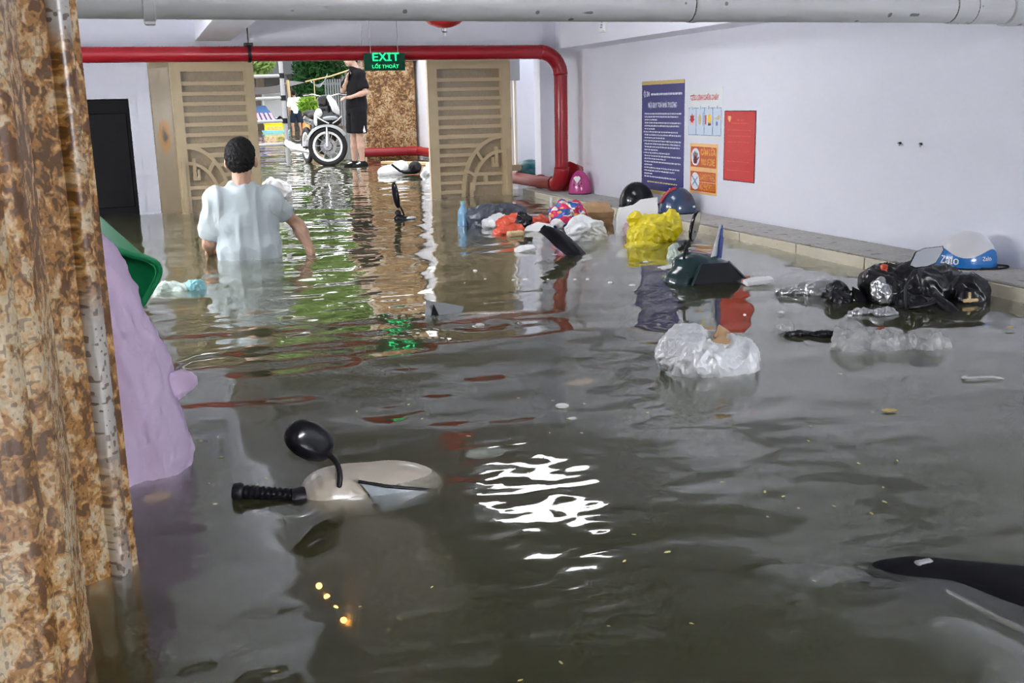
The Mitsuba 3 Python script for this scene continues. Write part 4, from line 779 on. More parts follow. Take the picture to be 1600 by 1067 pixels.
bag('foil_bag', 'torn silver wrapper on the left end of the big black rubbish bag', 'wrapper', [((2.945, 3.655, 0.050), (0.026, 0.03, 0.042), 0), ((2.955, 3.63, 0.02), (0.03, 0.03, 0.03), 0)], 'foil', 0.005, 0.012, 30, 66)
bag('wrapper', 'red wrapper scrap on top of the big black rubbish bag', 'wrapper', [((3.0, 3.70, 0.125), (0.018, 0.015, 0.018), 0)], 'film_red', 0.004, 0.006, 40, 67)
lg_ = thing('brake_lever', 'black rubber grip and lever poking out of the water under the angular mirror', 'grip')
part(lg_, 'grip', tube([(3.06, 3.46, 0.035), (3.09, 3.40, 0.0), (3.11, 3.34, -0.05)], [0.022, 0.024, 0.022], 14), 'black_plastic', True)
part(lg_, 'lever', tube(spline([(2.95, 3.47, 0.0), (3.02, 3.44, 0.012), (3.08, 3.44, 0.03)], 10), 0.010, 10), 'black_plastic', True)
k = put('wood_splinter', cat_([move(box(-0.035, 0.035, -0.007, 0.007, -0.006, 0.008, 0.003), (3.255, 3.455, 0.006), rz=-8), move(box(-0.005, 0.005, -0.005, 0.005, -0.01, 0.035, 0.002), (3.250, 3.455, 0.008), ry=-5)]), 'wood_tan'); say(k, 'pale wooden splinter cross afloat at the right end of the black rubbish bag', 'wood')
bag('plastic_bag', 'clear crinkled plastic bag lying on the water in front of the black rubbish bag', 'bag', [((2.38, 2.97, 0.004), (0.13, 0.06, 0.034), -14), ((2.30, 3.00, 0.012), (0.06, 0.05, 0.036), 0), ((2.53, 2.90, 0.0), (0.09, 0.04, 0.022), -20)], 'film_clear', 0.005, 0.020, 26, 71)
bag('plastic_strip', 'dark strip of torn plastic left of the clear bag', 'plastic strip', [((2.27, 3.24, 0.0), (0.075, 0.018, 0.010), -24), ((2.37, 3.17, 0.0), (0.05, 0.012, 0.008), -30)], 'film_black', 0.004, 0.006, 30, 72)
bag('plastic_bag', 'tiny clear plastic bag at the left tip of the dark strip', 'bag', [((2.24, 3.30, 0.008), (0.035, 0.025, 0.018), 0)], 'film_clear', 0.004, 0.008, 36, 73)
bag('foil_bag', 'scrap of silver foil floating under the mirror stalk', 'foil', [((2.80, 3.42, 0.0), (0.06, 0.03, 0.014), 10), ((2.72, 3.47, 0.0), (0.06, 0.022, 0.010), -10)], 'foil', 0.005, 0.008, 30, 74)
k = put('twig', tube(spline([(2.36, 2.50, 0.002), (2.33, 2.475, 0.006), (2.38, 2.455, 0.008), (2.44, 2.43, 0.002)], 14), [0.0035] * 12 + [0.003, 0.002], 8), 'bark_pale' if 'bark_pale' in scene else mat('bark_pale', (0.42, 0.42, 0.40), 0.6), True); say(k, 'bent pale twig floating at the right edge', 'twig')
def leafm(c, L, W, rz):
    o = [(L * math.cos(a) * (1 if math.cos(a) > 0 else 0.8), W * math.sin(a)) for a in np.linspace(0, 2 * np.pi, 15)[:-1]]
    return move(extrude(o, 0.002), c, rz=rz)
for c, L, W, rz, lab in (((1.90, 2.29, 0.004), 0.024, 0.012, -15, 'dry brown leaf floating below the clear bag'), ((2.998, 2.979, 0.004), 0.022, 0.011, 10, 'dry tan leaf floating at the right edge in front of the rubbish bag')):
    k = put('leaf', leafm(c, L, W, rz), 'leaf_dry', False); say(k, lab, 'leaf')
w = thing('wrapper', 'white food wrapper with a cyan end floating beside the green bin', 'wrapper')
part(w, 'film', bag_mesh([((0.09, 5.36, 0.005), (0.10, 0.05, 0.032), 4), ((0.02, 5.37, 0.0), (0.06, 0.05, 0.028), 0)], 0.006, 0.012, 22, 81), 'film_mint', True)
part(w, 'cyan_end', bag_mesh([((0.195, 5.34, 0.012), (0.048, 0.045, 0.034), 0)], 0.005, 0.012, 24, 82), 'film_cyan', True, label='cyan end')
bag('plastic_bag', 'crumpled white sack floating in the gateway beyond the right shoulder of the wading man', 'bag', [((1.22, 10.75, 0.06), (0.13, 0.12, 0.14), 0), ((1.30, 10.75, 0.03), (0.11, 0.10, 0.12), 0)], 'film_white', 0.012, 0.02, 11, 85)
for c, r, lab in (((0.765, 2.44, -0.018), (0.056, 0.024), 'pale lid drifting just under the water right of the cream scooter'), ((1.27, 2.995, -0.022), (0.045, 0.018), 'tan scrap drifting just under the water in the middle')):
    k = put('lid', move(lathe([(0, 0), (0.85, 0), (1.0, 0.25), (0.95, 0.3), (0.8, 0.1), (0, 0.1)], 32), c, rz=14, s=(r[0], r[1] * 1.9, 0.02)), 'film_mint' if c[0] < 1 else 'wood_tan', 40); say(k, lab, 'lid')
# foam and leaf bits: each one a thing of its own
bits = [(1.085, 2.702, 0.020, 'foam'), (1.065, 2.574, 0.012, 'foam'), (1.216, 3.896, 0.018, 'foam')]
for x, y, r, mk in bits:
    k = put('foam_bit', move(trimesh.creation.icosphere(2, 1.0), (x, y, 0.004), s=(r, r * 0.55, r * 0.4), rz=-20), mk, True); say(k, 'small white foam bit floating alone in open water', 'foam bit', 'white foam bits in open water')
row = [(1.31, 4.9), (1.45, 4.88), (1.58, 4.95), (1.70, 4.86), (1.76, 4.85), (1.86, 4.80), (1.98, 4.74), (2.04, 4.72), (2.10, 4.58), (2.16, 4.46), (0.95, 3.86), (1.02, 4.6), (0.86, 4.5), (1.62, 5.25), (2.55, 5.1), (2.0, 5.35), (2.26, 3.62), (2.62, 3.42), (2.42, 3.60)]
bm = mikit.ply(move(trimesh.creation.icosphere(1, 1.0), s=(0.015, 0.010, 0.006)), 'foam', smooth=True)
for i, (x, y) in enumerate(row):
    k = numbered('foam_bit'); scene[k] = {**bm, 'to_world': T().translate([x, y, 0.003]).rotate([0, 0, 1], 37 * i).scale(0.6 + 0.12 * (i % 5))}
    say(k, 'small white foam bit in the drifting line behind the grey fairing', 'foam bit', 'white foam bits drifting in lines')
lm = mikit.ply(move(extrude([(0.008, 0), (0.003, 0.0028), (-0.005, 0.0025), (-0.008, 0), (-0.005, -0.0025), (0.003, -0.0028)], 0.0015), (0, 0, 0)), 'bit_yellow', smooth=False)
rl = np.random.default_rng(21)
for i in range(72):
    while True:
        y = rl.uniform(1.25, 2.9); x = rl.uniform(0.06, 0.52 * y + 0.75)
        if -0.30 * y + 0.15 < x < 0.88 * y and not (0.25 < x < 0.65 and 2.1 < y < 2.45): break
    k = numbered('leaf_bit'); s_ = rl.uniform(0.35, 0.9)
    scene[k] = {**lm, 'to_world': T().translate([x, y, 0.004]).rotate([0, 0, 1], rl.uniform(0, 360)).scale(s_)}
    say(k, 'tiny yellow leaf bit floating on the near water', 'leaf bit', 'yellow leaf bits on the near water')

# green bin and lilac dust sheet beside the granite jamb
gb = thing('bin', 'green plastic bin tipped over behind the lilac plastic sheet', 'bin')
def bin_mesh():
    outer = trimesh.convex.convex_hull(np.vstack([np.c_[oval(0.185, 0.14, 28, 5), np.full(28, 0.0)], np.c_[oval(0.165, 0.12, 28, 5), np.full(28, -0.42)]]))
    inner = trimesh.convex.convex_hull(np.vstack([np.c_[oval(0.178, 0.133, 28, 5), np.full(28, 0.02)], np.c_[oval(0.158, 0.113, 28, 5), np.full(28, -0.40)]]))
    M_ = lambda m: Manifold(__import__('manifold3d').Mesh(np.asarray(m.vertices, np.float32), np.asarray(m.faces, np.uint32)))
    r = (M_(outer) - M_(inner)).to_mesh(); return trimesh.Trimesh(r.vert_properties[:, :3], r.tri_verts, process=False)
BN = unit(V(0.45, -0.75, -0.48)); BE = unit(V(0.70, 0.63, -0.33)); BE = unit(BE - BN * (BE @ BN)); BF = np.cross(BN, BE); BO = V(-0.165, 3.33, 0.345)
part(gb, 'tub', frame(bin_mesh(), BO, BE, BF), 'green_tub', 30)
rim_o = np.vstack([oval(0.19, 0.145, 40, 5), oval(0.19, 0.145, 40, 5)[:1]])
part(gb, 'rim', frame(tube(np.c_[rim_o, np.full(41, 0.0)], 0.010, 8, False), BO, BE, BF), 'green_tub', True)
def sheet():
    zs = [0.66, 0.589, 0.473, 0.36, 0.278, 0.20, 0.12, 0.045, -0.02, -0.12, -0.24]
    xr = [-0.125, -0.101, -0.056, -0.010, 0.015, 0.030, 0.040, 0.048, 0.050, 0.040, 0.0]
    zz = np.linspace(0.66, -0.24, 150); xx = np.interp(zz, zs[::-1], xr[::-1])
    th = np.linspace(0, 2 * np.pi, 120, endpoint=False); v = []
    for z_, x_ in zip(zz, xx):
        w = (x_ + 0.34) / 2; c = (x_ - 0.34) / 2
        d = 0.05 + 0.06 * np.clip((0.66 - z_) / 0.5, 0, 1)
        rad = 1 + 0.10 * np.sin(7 * th + 6 * z_) + 0.07 * np.abs(np.sin(9 * th - 9 * z_ + 1)) + 0.05 * np.abs(np.sin(17 * th + 15 * z_))
        v.append(np.stack([c + w * np.cos(th) * (1 + 0.02 * np.sin(9 * z_ * 3)), 2.62 + d * np.sin(th) * rad, np.full_like(th, z_)], 1))
    v = np.vstack(v); F_ = []
    for k_ in range(149):
        for j in range(120): a, b_ = k_ * 120 + j, k_ * 120 + (j + 1) % 120; F_ += [[a, b_, a + 120], [b_, b_ + 120, a + 120]]
    m = trimesh.Trimesh(v, F_, process=False); m.invert()
    return crumple(crumple(m, 0.010, 11, 91), 0.0028, 34, 94)
sh_ = thing('plastic_sheet', 'lilac translucent plastic sheet hanging beside the granite jamb into the water', 'plastic sheet')
part(sh_, 'film', sheet(), 'film_lilac', True)
part(sh_, 'ear', crumple(solid(sun([ell((0.045, 2.60, 0.218), (0.034, 0.008, 0.030)), ell((0.026, 2.60, 0.205), (0.03, 0.01, 0.034))], 0.01), 0.004), 0.004, 30, 92), 'film_lilac', True, label='pale loose corner of the sheet')
k = put('plastic_scrap', bag_mesh([((-0.04, 2.455, -0.02), (0.03, 0.015, 0.012), 10)], 0.004, 0.004, 30, 93), 'wood_tan', True); say(k, 'tan scrap under the water inside the foot of the lilac sheet', 'scrap')

# ------------------------------------------------------------------ helmets and bags on the ledge
def helmet(label, c, r, yaw, mk, brim=None, strap=True, tilt=0, badge=None):
    t = thing('helmet', label, 'helmet', 'helmets left on the ledge')
    prof = [(math.cos(a), math.sin(a)) for a in np.linspace(-0.12, np.pi / 2, 18)]
    M_ = lambda m: move(move(m, s=r), c, rz=yaw) if not tilt else move(move(move(m, s=r), rx=tilt), c, rz=yaw)
    part(t, 'shell', M_(lathe(prof + [(0, 0.93)] + [(0.93 * a, 0.93 * b) for a, b in prof[::-1][1:]] + [prof[0]], 48)), mk, 50)
    part(t, 'rim', M_(tube([(1.0 * math.cos(a), 1.0 * math.sin(a), -0.12) for a in np.linspace(0, 2 * np.pi, 49)], 0.035, 8, False)), 'black_plastic', True, label='black rubber rim')
    if brim:
        a = np.linspace(-1.05, 1.05, 20)
        o = np.vstack([np.c_[np.cos(a) * 0.97, np.sin(a) * 0.97], np.c_[1.0 + 0.42 * np.cos(a[::-1] * 1.5), np.sin(a[::-1]) * 1.0]])
        m = extrude(sg.Polygon(o).buffer(0), 0.05); vv = np.array(m.vertices); vv[:, 2] -= 0.16 * np.clip(vv[:, 0] - 0.9, 0, 1) + 0.05; m.vertices = vv
        part(t, 'brim', M_(m), brim, 40)
    if strap:
        part(t, 'strap', M_(tube(spline([(0.75, -0.66, -0.08), (1.0, -0.85, -0.10), (0.75, -1.12, -0.10), (0.15, -1.12, -0.10), (-0.25, -0.97, -0.08)], 20), 0.03, 8)), 'black_plastic', True, label='black chin strap')
    if badge: badge(t, M_)
    return t
mat('helmet_teal', (0.004, 0.075, 0.095), 0.25, 0.4, coat=0.3); mat('helmet_magenta', (0.42, 0.035, 0.19), 0.22, 0.6, coat=0.7)
'helmet_black' in scene or mat('helmet_black', (0.006, 0.007, 0.008), 0.15, 0.4, coat=0.3)
mat('helmet_navy', (0.020, 0.045, 0.105), 0.16, 0.6, coat=0.8); mat('stripe_red', (0.42, 0.04, 0.05), 0.3)
ZH = V(3.655, 3.93, 0.082)
def zal(p, n, uv):
    a = dr.atan2(p.y - ZH[1], p.x - ZH[0]); zz = p.z - ZH[2]
    return mix((0.70, 0.70, 0.72), (0.012, 0.15, 0.46), smoothstep(-0.002, 0.002, 0.052 - 0.018 * dr.cos(3 * (a + 2.32)) - zz))
mat('helmet_blue_white', zal, 0.2, 0.6, coat=0.6)
helmet('dark teal helmet behind the red pipe by the side grille', V(3.71, 10.02, 0.185), (0.125, 0.15, 0.13), 60, 'helmet_teal', None, False, 0)
def heart(t, M_):
    h_ = so.unary_union([sg.Point(-0.05, 0.05).buffer(0.075), sg.Point(0.05, 0.05).buffer(0.075), sg.Polygon([(-0.118, 0.02), (0.118, 0.02), (0, -0.15)])])
    part(t, 'heart', frame(move(extrude(h_, 0.02), s=(0.24, 0.24, 0.1)), V(3.640, 8.636, 0.195), (0.90, -0.42, 0), (0.10, 0.3, 1)), 'white_plastic', False, label='white printed heart')
    for dx, dz_ in ((-0.030, -0.045), (0.012, -0.055), (0.030, -0.035)):
        part(t, 'dot', frame(move(extrude(sg.Point(0, 0).buffer(0.006), 0.003)), V(3.640 + dx, 8.625 - 0.40 * dx, 0.195 + dz_), (0.90, -0.42, 0), (0.1, 0.2, 1)), 'black_plastic', False)
helmet('magenta helmet with a white heart against the red pipe elbow', V(3.70, 8.72, 0.086), (0.098, 0.105, 0.185), 0, 'helmet_magenta', None, False, 0, heart)
def bl(t, M_): part(t, 'badge', M_(move(trimesh.creation.icosphere(2, 1.0), (0.62, -0.78, 0.20), s=(0.10, 0.06, 0.05))), 'white_plastic', True)
helmet('glossy black helmet with a brim and a loose strap on the ledge', V(3.63, 7.42, 0.085), (0.135, 0.13, 0.165), -22, 'helmet_black', 'helmet_black', True, 0, bl)
def nv(t, M_):
    a = np.linspace(0.35, 1.45, 24); m = tube([(-math.cos(q) * 1.0, -0.30 - 0.15 * math.cos(q), math.sin(q) * 0.97) for q in a], 0.075, 8)
    part(t, 'stripe', M_(m), 'stripe_red', True, label='red stripe')
    part(t, 'badge', M_(move(trimesh.creation.icosphere(2, 1.0), (0.80, -0.60, 0.16), s=(0.09, 0.09, 0.05))), 'white_plastic', True)
helmet('metallic navy helmet with a red stripe on the ledge below the blue notice', V(3.655, 6.80, 0.084), (0.135, 0.13, 0.165), -20, 'helmet_navy', None, False, 0, nv)
def zl(t, M_):
    for txt, h_, a0, zc in (('Zalo', 0.034, -166, 0.004), ('Zalo', 0.018, -92, 0.022)):
        m = meshkit.text_mesh(txt, h_, 0.0015, True); vv = np.array(m.vertices); a = math.radians(a0) + (vv[:, 0] - vv[:, 0].max() / 2) / 0.137
        rr = 0.1365 + vv[:, 2]; e = np.sqrt(np.clip(1 - ((vv[:, 1] + zc) / 0.15) ** 2, 0, 1))
        m.vertices = np.stack([rr * e * np.cos(a) + ZH[0], rr * 1.037 * e * np.sin(a) + ZH[1], ZH[2] + zc + vv[:, 1]], 1)
        part(t, 'lettering', m, 'white_plastic', False, label='white lettering')
helmet('white helmet with a wavy blue band of white lettering on the ledge', ZH, (0.135, 0.14, 0.147), 0, 'helmet_blue_white', None, True, 0, zl)
rf = thing('folder', 'red striped bag standing behind the red pipe elbow against the wall', 'bag')
part(rf, 'body', frame(extrude([(-0.12, -0.10), (0.13, -0.10), (0.15, 0.10), (-0.02, 0.17), (-0.14, 0.12)], 0.03), (3.755, 9.02, 0.165), (0.80, -0.60, 0), (0, 0.05, 1)), 'red_pipe_paint', 20)
for i in range(4): part(rf, 'stripe', frame(extrude([(0, 0), (0.008, 0), (-0.022, 0.11), (-0.030, 0.11)], 0.002), (3.735 + 0.04 * i, 9.003 - 0.03 * i, 0.19), (0.80, -0.60, 0), (0, 0.05, 1)), 'film_pink', False, label='pale stripe')
k = put('paper_stack', box(3.70, 3.80, 9.86, 10.1, 0.0, 0.065, 0.01), 'foam'); say(k, 'white package lying under the teal helmet', 'package')
# ------------------------------------------------------------------ notices on the right wall
XW = 3.813
def on_wall(m, yl, z0, lift=0.0): return frame(m, (XW - 0.0005 - lift, yl, z0), (0, -1, 0), (0, 0, 1))
mat('notice_blue', lambda p, n, uv: mi.Color3f(0.030, 0.030, 0.165) * (0.8 + 0.4 * fbm(p.y * 3, p.z * 3)), 0.35); mat('gold', (0.55, 0.40, 0.14), 0.4); mat('print_white', (0.62, 0.62, 0.72), 0.5)
mat('paper_white', (0.74, 0.78, 0.80), 0.45); mat('print_red', (0.50, 0.02, 0.03), 0.45); mat('print_blue', (0.16, 0.22, 0.42), 0.5); mat('panel_blue', (0.60, 0.70, 0.82), 0.5)
mat('sign_orange', (0.50, 0.065, 0.012), 0.35); mat('sign_yellow', (0.90, 0.60, 0.03), 0.4); mat('sign_border', (0.80, 0.50, 0.20), 0.4); mat('notice_red', lambda p, n, uv: mi.Color3f(0.50, 0.012, 0.010) * (0.93 + 0.14 * fbm(p.y * 3, p.z * 12)), 0.3, 0.5)
mat('print_dark', (0.10, 0.015, 0.03), 0.5); mat('print_rust', (0.66, 0.07, 0.04), 0.4); mat('print_tan', (0.62, 0.50, 0.24), 0.5)
def text(t, name, s, h, yl, zb, x, y, mk, width=None, bold=True, lift=0.003, label=None):
    m = meshkit.text_mesh(s, h, 0.001, bold)
    if width: m.apply_scale((width / m.extents[0], 1, 1))
    m.apply_translation((x, y, 0))
    return part(t, name, on_wall(m, yl, zb, lift), mk, False, label)
def rect(t, name, x0, x1, y0, y1, yl, zb, mk, lift=0.0, d=0.003, label=None): return part(t, name, on_wall(box(x0, x1, y0, y1, 0, d), yl, zb, lift), mk, False, label)
rt = np.random.default_rng(4)
yl, zb = 7.695, 0.147
n1 = thing('notice', 'tall navy blue building rules notice with gold ends on the wall', 'notice')
rect(n1, 'sheet', 0, 0.695, 0, 0.866, yl, zb, 'notice_blue')
rect(n1, 'gold_band', 0, 0.695, 0.838, 0.866, yl, zb, 'gold', 0.003, 0.001, 'gold band'); rect(n1, 'gold_band', 0, 0.695, 0, 0.028, yl, zb, 'gold', 0.003, 0.001, 'gold band')
part(n1, 'emblem', on_wall(move(extrude(sg.Polygon([(0, 0.03), (0.022, 0), (0, -0.03), (-0.022, 0)]).difference(sg.Polygon([(0, 0.017), (0.012, 0), (0, -0.017), (-0.012, 0)])), 0.001), (0.050, 0.768, 0)), yl, zb, 0.003), 'print_white', False, 'white diamond emblem')
text(n1, 'lettering', 'ZN', 0.036, yl, zb, 0.075, 0.750, 'print_white', 0.055)
text(n1, 'title', 'NỘI QUY TOÀ NHÀ THƯƠNG', 0.036, yl, zb, 0.11, 0.665, 'print_white', 0.47)
def words(t, x0, x1, y, h, yl, zb, mk):
    x = x0; ms = []
    while x < x1 - 0.008:
        w = min(rt.uniform(0.014, 0.042), x1 - x); ms.append(box(x, x + w, y, y + h, 0, 0.001)); x += w + 0.009
    part(t, 'text_line', on_wall(cat_(ms), yl, zb, 0.003), mk, False, kind='stuff')
words(n1, 0.16, 0.66, 0.757, 0.016, yl, zb, 'print_white')
for i, L in enumerate((1.0, 0.92, 0.36, 1.0, 0.95, 0.32, 0.92, 1.0, 0.58, 1.0, 0.98, 1.0, 0.38, 0.72, 1.0, 0.62, 1.0, 0.24, 1.0, 0.84, 0.24, 0.88)):
    words(n1, 0.05 if i not in (6, 9, 13) else 0.035, 0.05 + 0.60 * L, 0.612 - 0.0232 * i, 0.0105, yl, zb, 'print_white')
words(n1, 0.10, 0.60, 0.085, 0.010, yl, zb, 'print_tan'); words(n1, 0.47, 0.66, 0.047, 0.012, yl, zb, 'print_white')
yl, zb = 6.944, 0.585
n2 = thing('notice', 'white fire fighting orders notice with four blue framed pictures', 'notice')
rect(n2, 'sheet', 0, 0.492, 0, 0.362, yl, zb, 'paper_white')
text(n2, 'title', 'TIÊU LỆNH CHỮA CHÁY', 0.034, yl, zb, 0.035, 0.275, 'print_red', 0.40)
for i in range(4):
    x = 0.014 + 0.117 * i
    rect(n2, 'picture_frame', x, x + 0.113, 0.028, 0.222, yl, zb, 'print_blue', 0.003, 0.0008); rect(n2, 'picture_panel', x + 0.004, x + 0.109, 0.032, 0.218, yl, zb, 'panel_blue', 0.0038, 0.0008)
    part(n2, 'number_disc', on_wall(move(extrude(sg.Point(0, 0).buffer(0.020), 0.001), (x + 0.056, 0.222, 0)), yl, zb, 0.0046), 'paper_white', False)
    text(n2, 'number', str(i + 1), 0.022, yl, zb, x + 0.049, 0.211, 'print_blue', None, True, 0.0056)
    for j in range(3): words(n2, x + 0.018, x + 0.095, 0.076 - 0.016 * j, 0.007, yl, zb, 'print_blue')
star = lambda c, R, r, n: sg.Polygon([(c[0] + (R if k % 2 == 0 else r) * math.sin(k * math.pi / n), c[1] + (R if k % 2 == 0 else r) * math.cos(k * math.pi / n)) for k in range(2 * n)])
pic = lambda nm, poly, mk: part(n2, nm, on_wall(extrude(poly, 0.001), yl, zb, 0.0046), mk, False)
pic('flame_picture', star((0.070, 0.143), 0.042, 0.022, 7), 'print_red'); pic('flame_picture', sg.box(0.035, 0.100, 0.105, 0.118), 'film_pink')
pic('switch_picture', sa.scale(sg.Point(0.182, 0.14).buffer(1), 0.022, 0.036), 'print_tan'); pic('rope_picture', sg.box(0.226, 0.10, 0.232, 0.195), 'print_blue')
pic('extinguisher_picture', sg.box(0.258, 0.105, 0.275, 0.170), 'print_red'); pic('person_picture', sa.scale(sg.Point(0.318, 0.145).buffer(1), 0.024, 0.034), 'sign_yellow'); pic('person_picture', sg.box(0.300, 0.098, 0.338, 0.118), 'print_dark')
pic('hand_picture', sg.Polygon([(0.378, 0.155), (0.415, 0.150), (0.455, 0.175), (0.455, 0.14), (0.42, 0.138)]), 'print_tan'); pic('phone_picture', sa.scale(sg.Point(0.420, 0.112).buffer(1), 0.014, 0.016), 'print_blue')
yl, zb = 6.90, 0.196
n3 = thing('sign', 'orange no fire and no smoking sign with two white discs', 'sign')
rect(n3, 'sheet', 0, 0.389, 0, 0.360, yl, zb, 'sign_border')
for z0, z1 in ((0.018, 0.160), (0.190, 0.336)): rect(n3, 'panel', 0.014, 0.376, z0, z1, yl, zb, 'sign_orange', 0.003, 0.001)
disc = lambda nm, poly, mk, lift: part(n3, nm, on_wall(extrude(poly, 0.001), yl, zb, lift), mk, False)
disc('disc', sa.scale(sg.Point(0.083, 0.263).buffer(1, 24), 0.060, 0.062), 'paper_white', 0.004); disc('disc', sa.scale(sg.Point(0.083, 0.089).buffer(1, 24), 0.060, 0.062), 'paper_white', 0.004)
hand_p = so.unary_union([sa.scale(sg.Point(0.083, 0.238).buffer(1), 0.030, 0.026)] + [sg.LineString([(0.083 + 0.6 * dx, 0.245), (0.083 + dx * 1.3, 0.290 + q)]).buffer(0.0052) for dx, q in ((-0.022, -0.006), (-0.008, 0.008), (0.008, 0.008), (0.022, -0.002))] + [sg.LineString([(0.095, 0.235), (0.128, 0.258)]).buffer(0.006)])
disc('hand_print', hand_p, 'print_dark', 0.005)
disc('cigarette_print', sg.LineString([(0.045, 0.120), (0.122, 0.055)]).buffer(0.005), 'print_blue', 0.005); disc('cross_bar', sg.LineString([(0.050, 0.060), (0.118, 0.118)]).buffer(0.0045), 'print_blue', 0.006)
text(n3, 'lettering', 'CẤM LỬA', 0.042, yl, zb, 0.158, 0.278, 'sign_yellow', 0.205); text(n3, 'lettering', 'NO FIRE', 0.044, yl, zb, 0.165, 0.208, 'sign_yellow', 0.19)
text(n3, 'lettering', 'CẤM HÚT THUỐC', 0.042, yl, zb, 0.146, 0.100, 'sign_yellow', 0.22); text(n3, 'lettering', 'NO SMOKING', 0.044, yl, zb, 0.146, 0.030, 'sign_yellow', 0.22)
rect(n3, 'rule', 0.146, 0.37, 0.083, 0.088, yl, zb, 'sign_border', 0.004, 0.001)
yl, zb = 6.428, 0.314
n4 = thing('notice', 'plain bright red notice on the wall, rightmost of the notices', 'notice')
rect(n4, 'sheet', 0, 0.398, 0, 0.472, yl, zb, 'print_dark', 0, 0.002); rect(n4, 'face', 0.008, 0.390, 0.006, 0.466, yl, zb, 'notice_red', 0.002, 0.001)
part(n4, 'emblem', on_wall(extrude(sg.Polygon([(0.050, 0.436), (0.090, 0.436), (0.088, 0.412), (0.070, 0.394), (0.052, 0.412)]), 0.001), yl, zb, 0.003), 'sign_border', False, 'small gold emblem')
words(n4, 0.165, 0.25, 0.405, 0.008, yl, zb, 'print_rust'); words(n4, 0.10, 0.31, 0.385, 0.007, yl, zb, 'print_rust')
for q in (0.34, 0.30, 0.26, 0.20, 0.13, 0.07): words(n4, 0.05, 0.34, q, 0.006, yl, zb, 'print_rust')
for y in (4.627, 4.465):
    a = thing('wall_plug', 'small dark screw plug left in the white wall' + (', the left of two' if y > 4.5 else ', the right of two'), 'wall plug')
    part(a, 'plug', tube([(XW - 0.0005, y, 0.613), (XW - 0.014, y, 0.611)], 0.007, 10), 'black_plastic', True); part(a, 'screw', tube([(XW - 0.014, y, 0.612), (XW - 0.022, y - 0.018, 0.600)], 0.004, 8), 'steel', True)
jb = thing('junction_box', 'white junction box on the beam near the ceiling', 'junction box')
part(jb, 'box', box(3.50, 3.533, 7.73, 7.84, 1.395, 1.50, 0.004), 'white_plastic'); part(jb, 'cover', box(3.495, 3.503, 7.74, 7.83, 1.405, 1.49, 0.002), 'white_plastic')
for q in (0, 1, 2): part(jb, 'mark', box(3.493, 3.495, 7.755, 7.80 - 0.01 * q, 1.43 + 0.018 * q, 1.436 + 0.018 * q), 'print_blue', False)
fb = thing('fire_ball', 'red half dome fire extinguishing ball hanging from the ceiling', 'fire extinguisher')
mat('ball_red', (0.42, 0.022, 0.022), 0.18, 0.6, coat=0.6)
part(fb, 'shell', lathe([(0.0, -0.085), (0.05, -0.082), (0.105, -0.062), (0.14, -0.028), (0.15, 0.0), (0.14, 0.05), (0.10, 0.11), (0.04, 0.14), (0.0, 0.145)], 40, None, (2.07, 7.25, 1.475)), 'ball_red', 60)
part(fb, 'band', lathe([(0.149, -0.012), (0.154, -0.006), (0.154, 0.006), (0.149, 0.012)], 40, None, (2.07, 7.25, 1.475)), 'ball_red', 30)
part(fb, 'nozzle', lathe([(0, -0.05), (0.012, -0.05), (0.012, -0.03), (0.022, -0.02), (0.022, 0.0), (0.008, 0.01), (0.0, 0.01)], 20, None, (2.07, 7.25, 1.385)), 'chrome', 30, label='brass nozzle')
part(fb, 'hanger', tube([(2.07, 7.25, 1.61), (2.07, 7.25, 1.86)], 0.008, 10), 'steel', True)
# ------------------------------------------------------------------ the street
def leafmat(key, c): scene[key] = {'type': 'principledthin', 'base_color': proc(lambda p, n, uv, c=c: mi.Color3f(*c) * (0.6 + 0.8 * noise(p.x * 1.7, p.y * 1.7, p.z * 1.7))), 'roughness': 0.5, 'diff_trans': 0.7, 'eta': 1.3}
leafmat('leaf_bright', (0.26, 0.38, 0.13)); leafmat('leaf_dark', (0.035, 0.10, 0.035)); leafmat('leaf_lime', (0.30, 0.52, 0.08))
mat('bark', (0.08, 0.06, 0.045), 0.9); mat('shop_dark', (0.17, 0.165, 0.16), 0.8); mat('shop_grey', (0.16, 0.17, 0.19), 0.7); mat('tarp_grey', (0.12, 0.11, 0.115), 0.7); mat('tarp_blue', (0.42, 0.48, 0.56), 0.6)
mat('bamboo', (0.50, 0.36, 0.19), 0.6); mat('crate_yellow', (0.78, 0.56, 0.01), 0.5); mat('basin_cyan', (0.22, 0.48, 0.52), 0.4); mat('stall_blue', (0.06, 0.13, 0.30), 0.5); mat('stall_pink', (0.66, 0.36, 0.42), 0.5); mat('pale_render', (0.55, 0.56, 0.58), 0.8)
def leaves(c, r, n, s, seed, hollow=0.45):
    g = np.random.default_rng(seed); d = g.normal(size=(n, 3)); d /= np.linalg.norm(d, axis=1, keepdims=True)
    p = np.asarray(c) + d * np.asarray(r) * (hollow + (1 - hollow) * g.random((n, 1)) ** 0.6) * (0.75 + 0.5 * meshkit.noise(d * 2.2 + 5, seed)[:, None])
    a = g.normal(size=(n, 3)); a /= np.linalg.norm(a, axis=1, keepdims=True); b_ = np.cross(a, g.normal(size=(n, 3))); b_ /= np.linalg.norm(b_, axis=1, keepdims=True)
    L = s * (0.6 + 0.8 * g.random((n, 1)))
    v = np.stack([p - a * L, p + b_ * L * 0.4, p + a * L, p - b_ * L * 0.4], 1).reshape(-1, 3); q = np.arange(n)[:, None] * 4
    return trimesh.Trimesh(v, np.vstack([q + [0, 1, 2], q + [0, 2, 3]]), process=False)
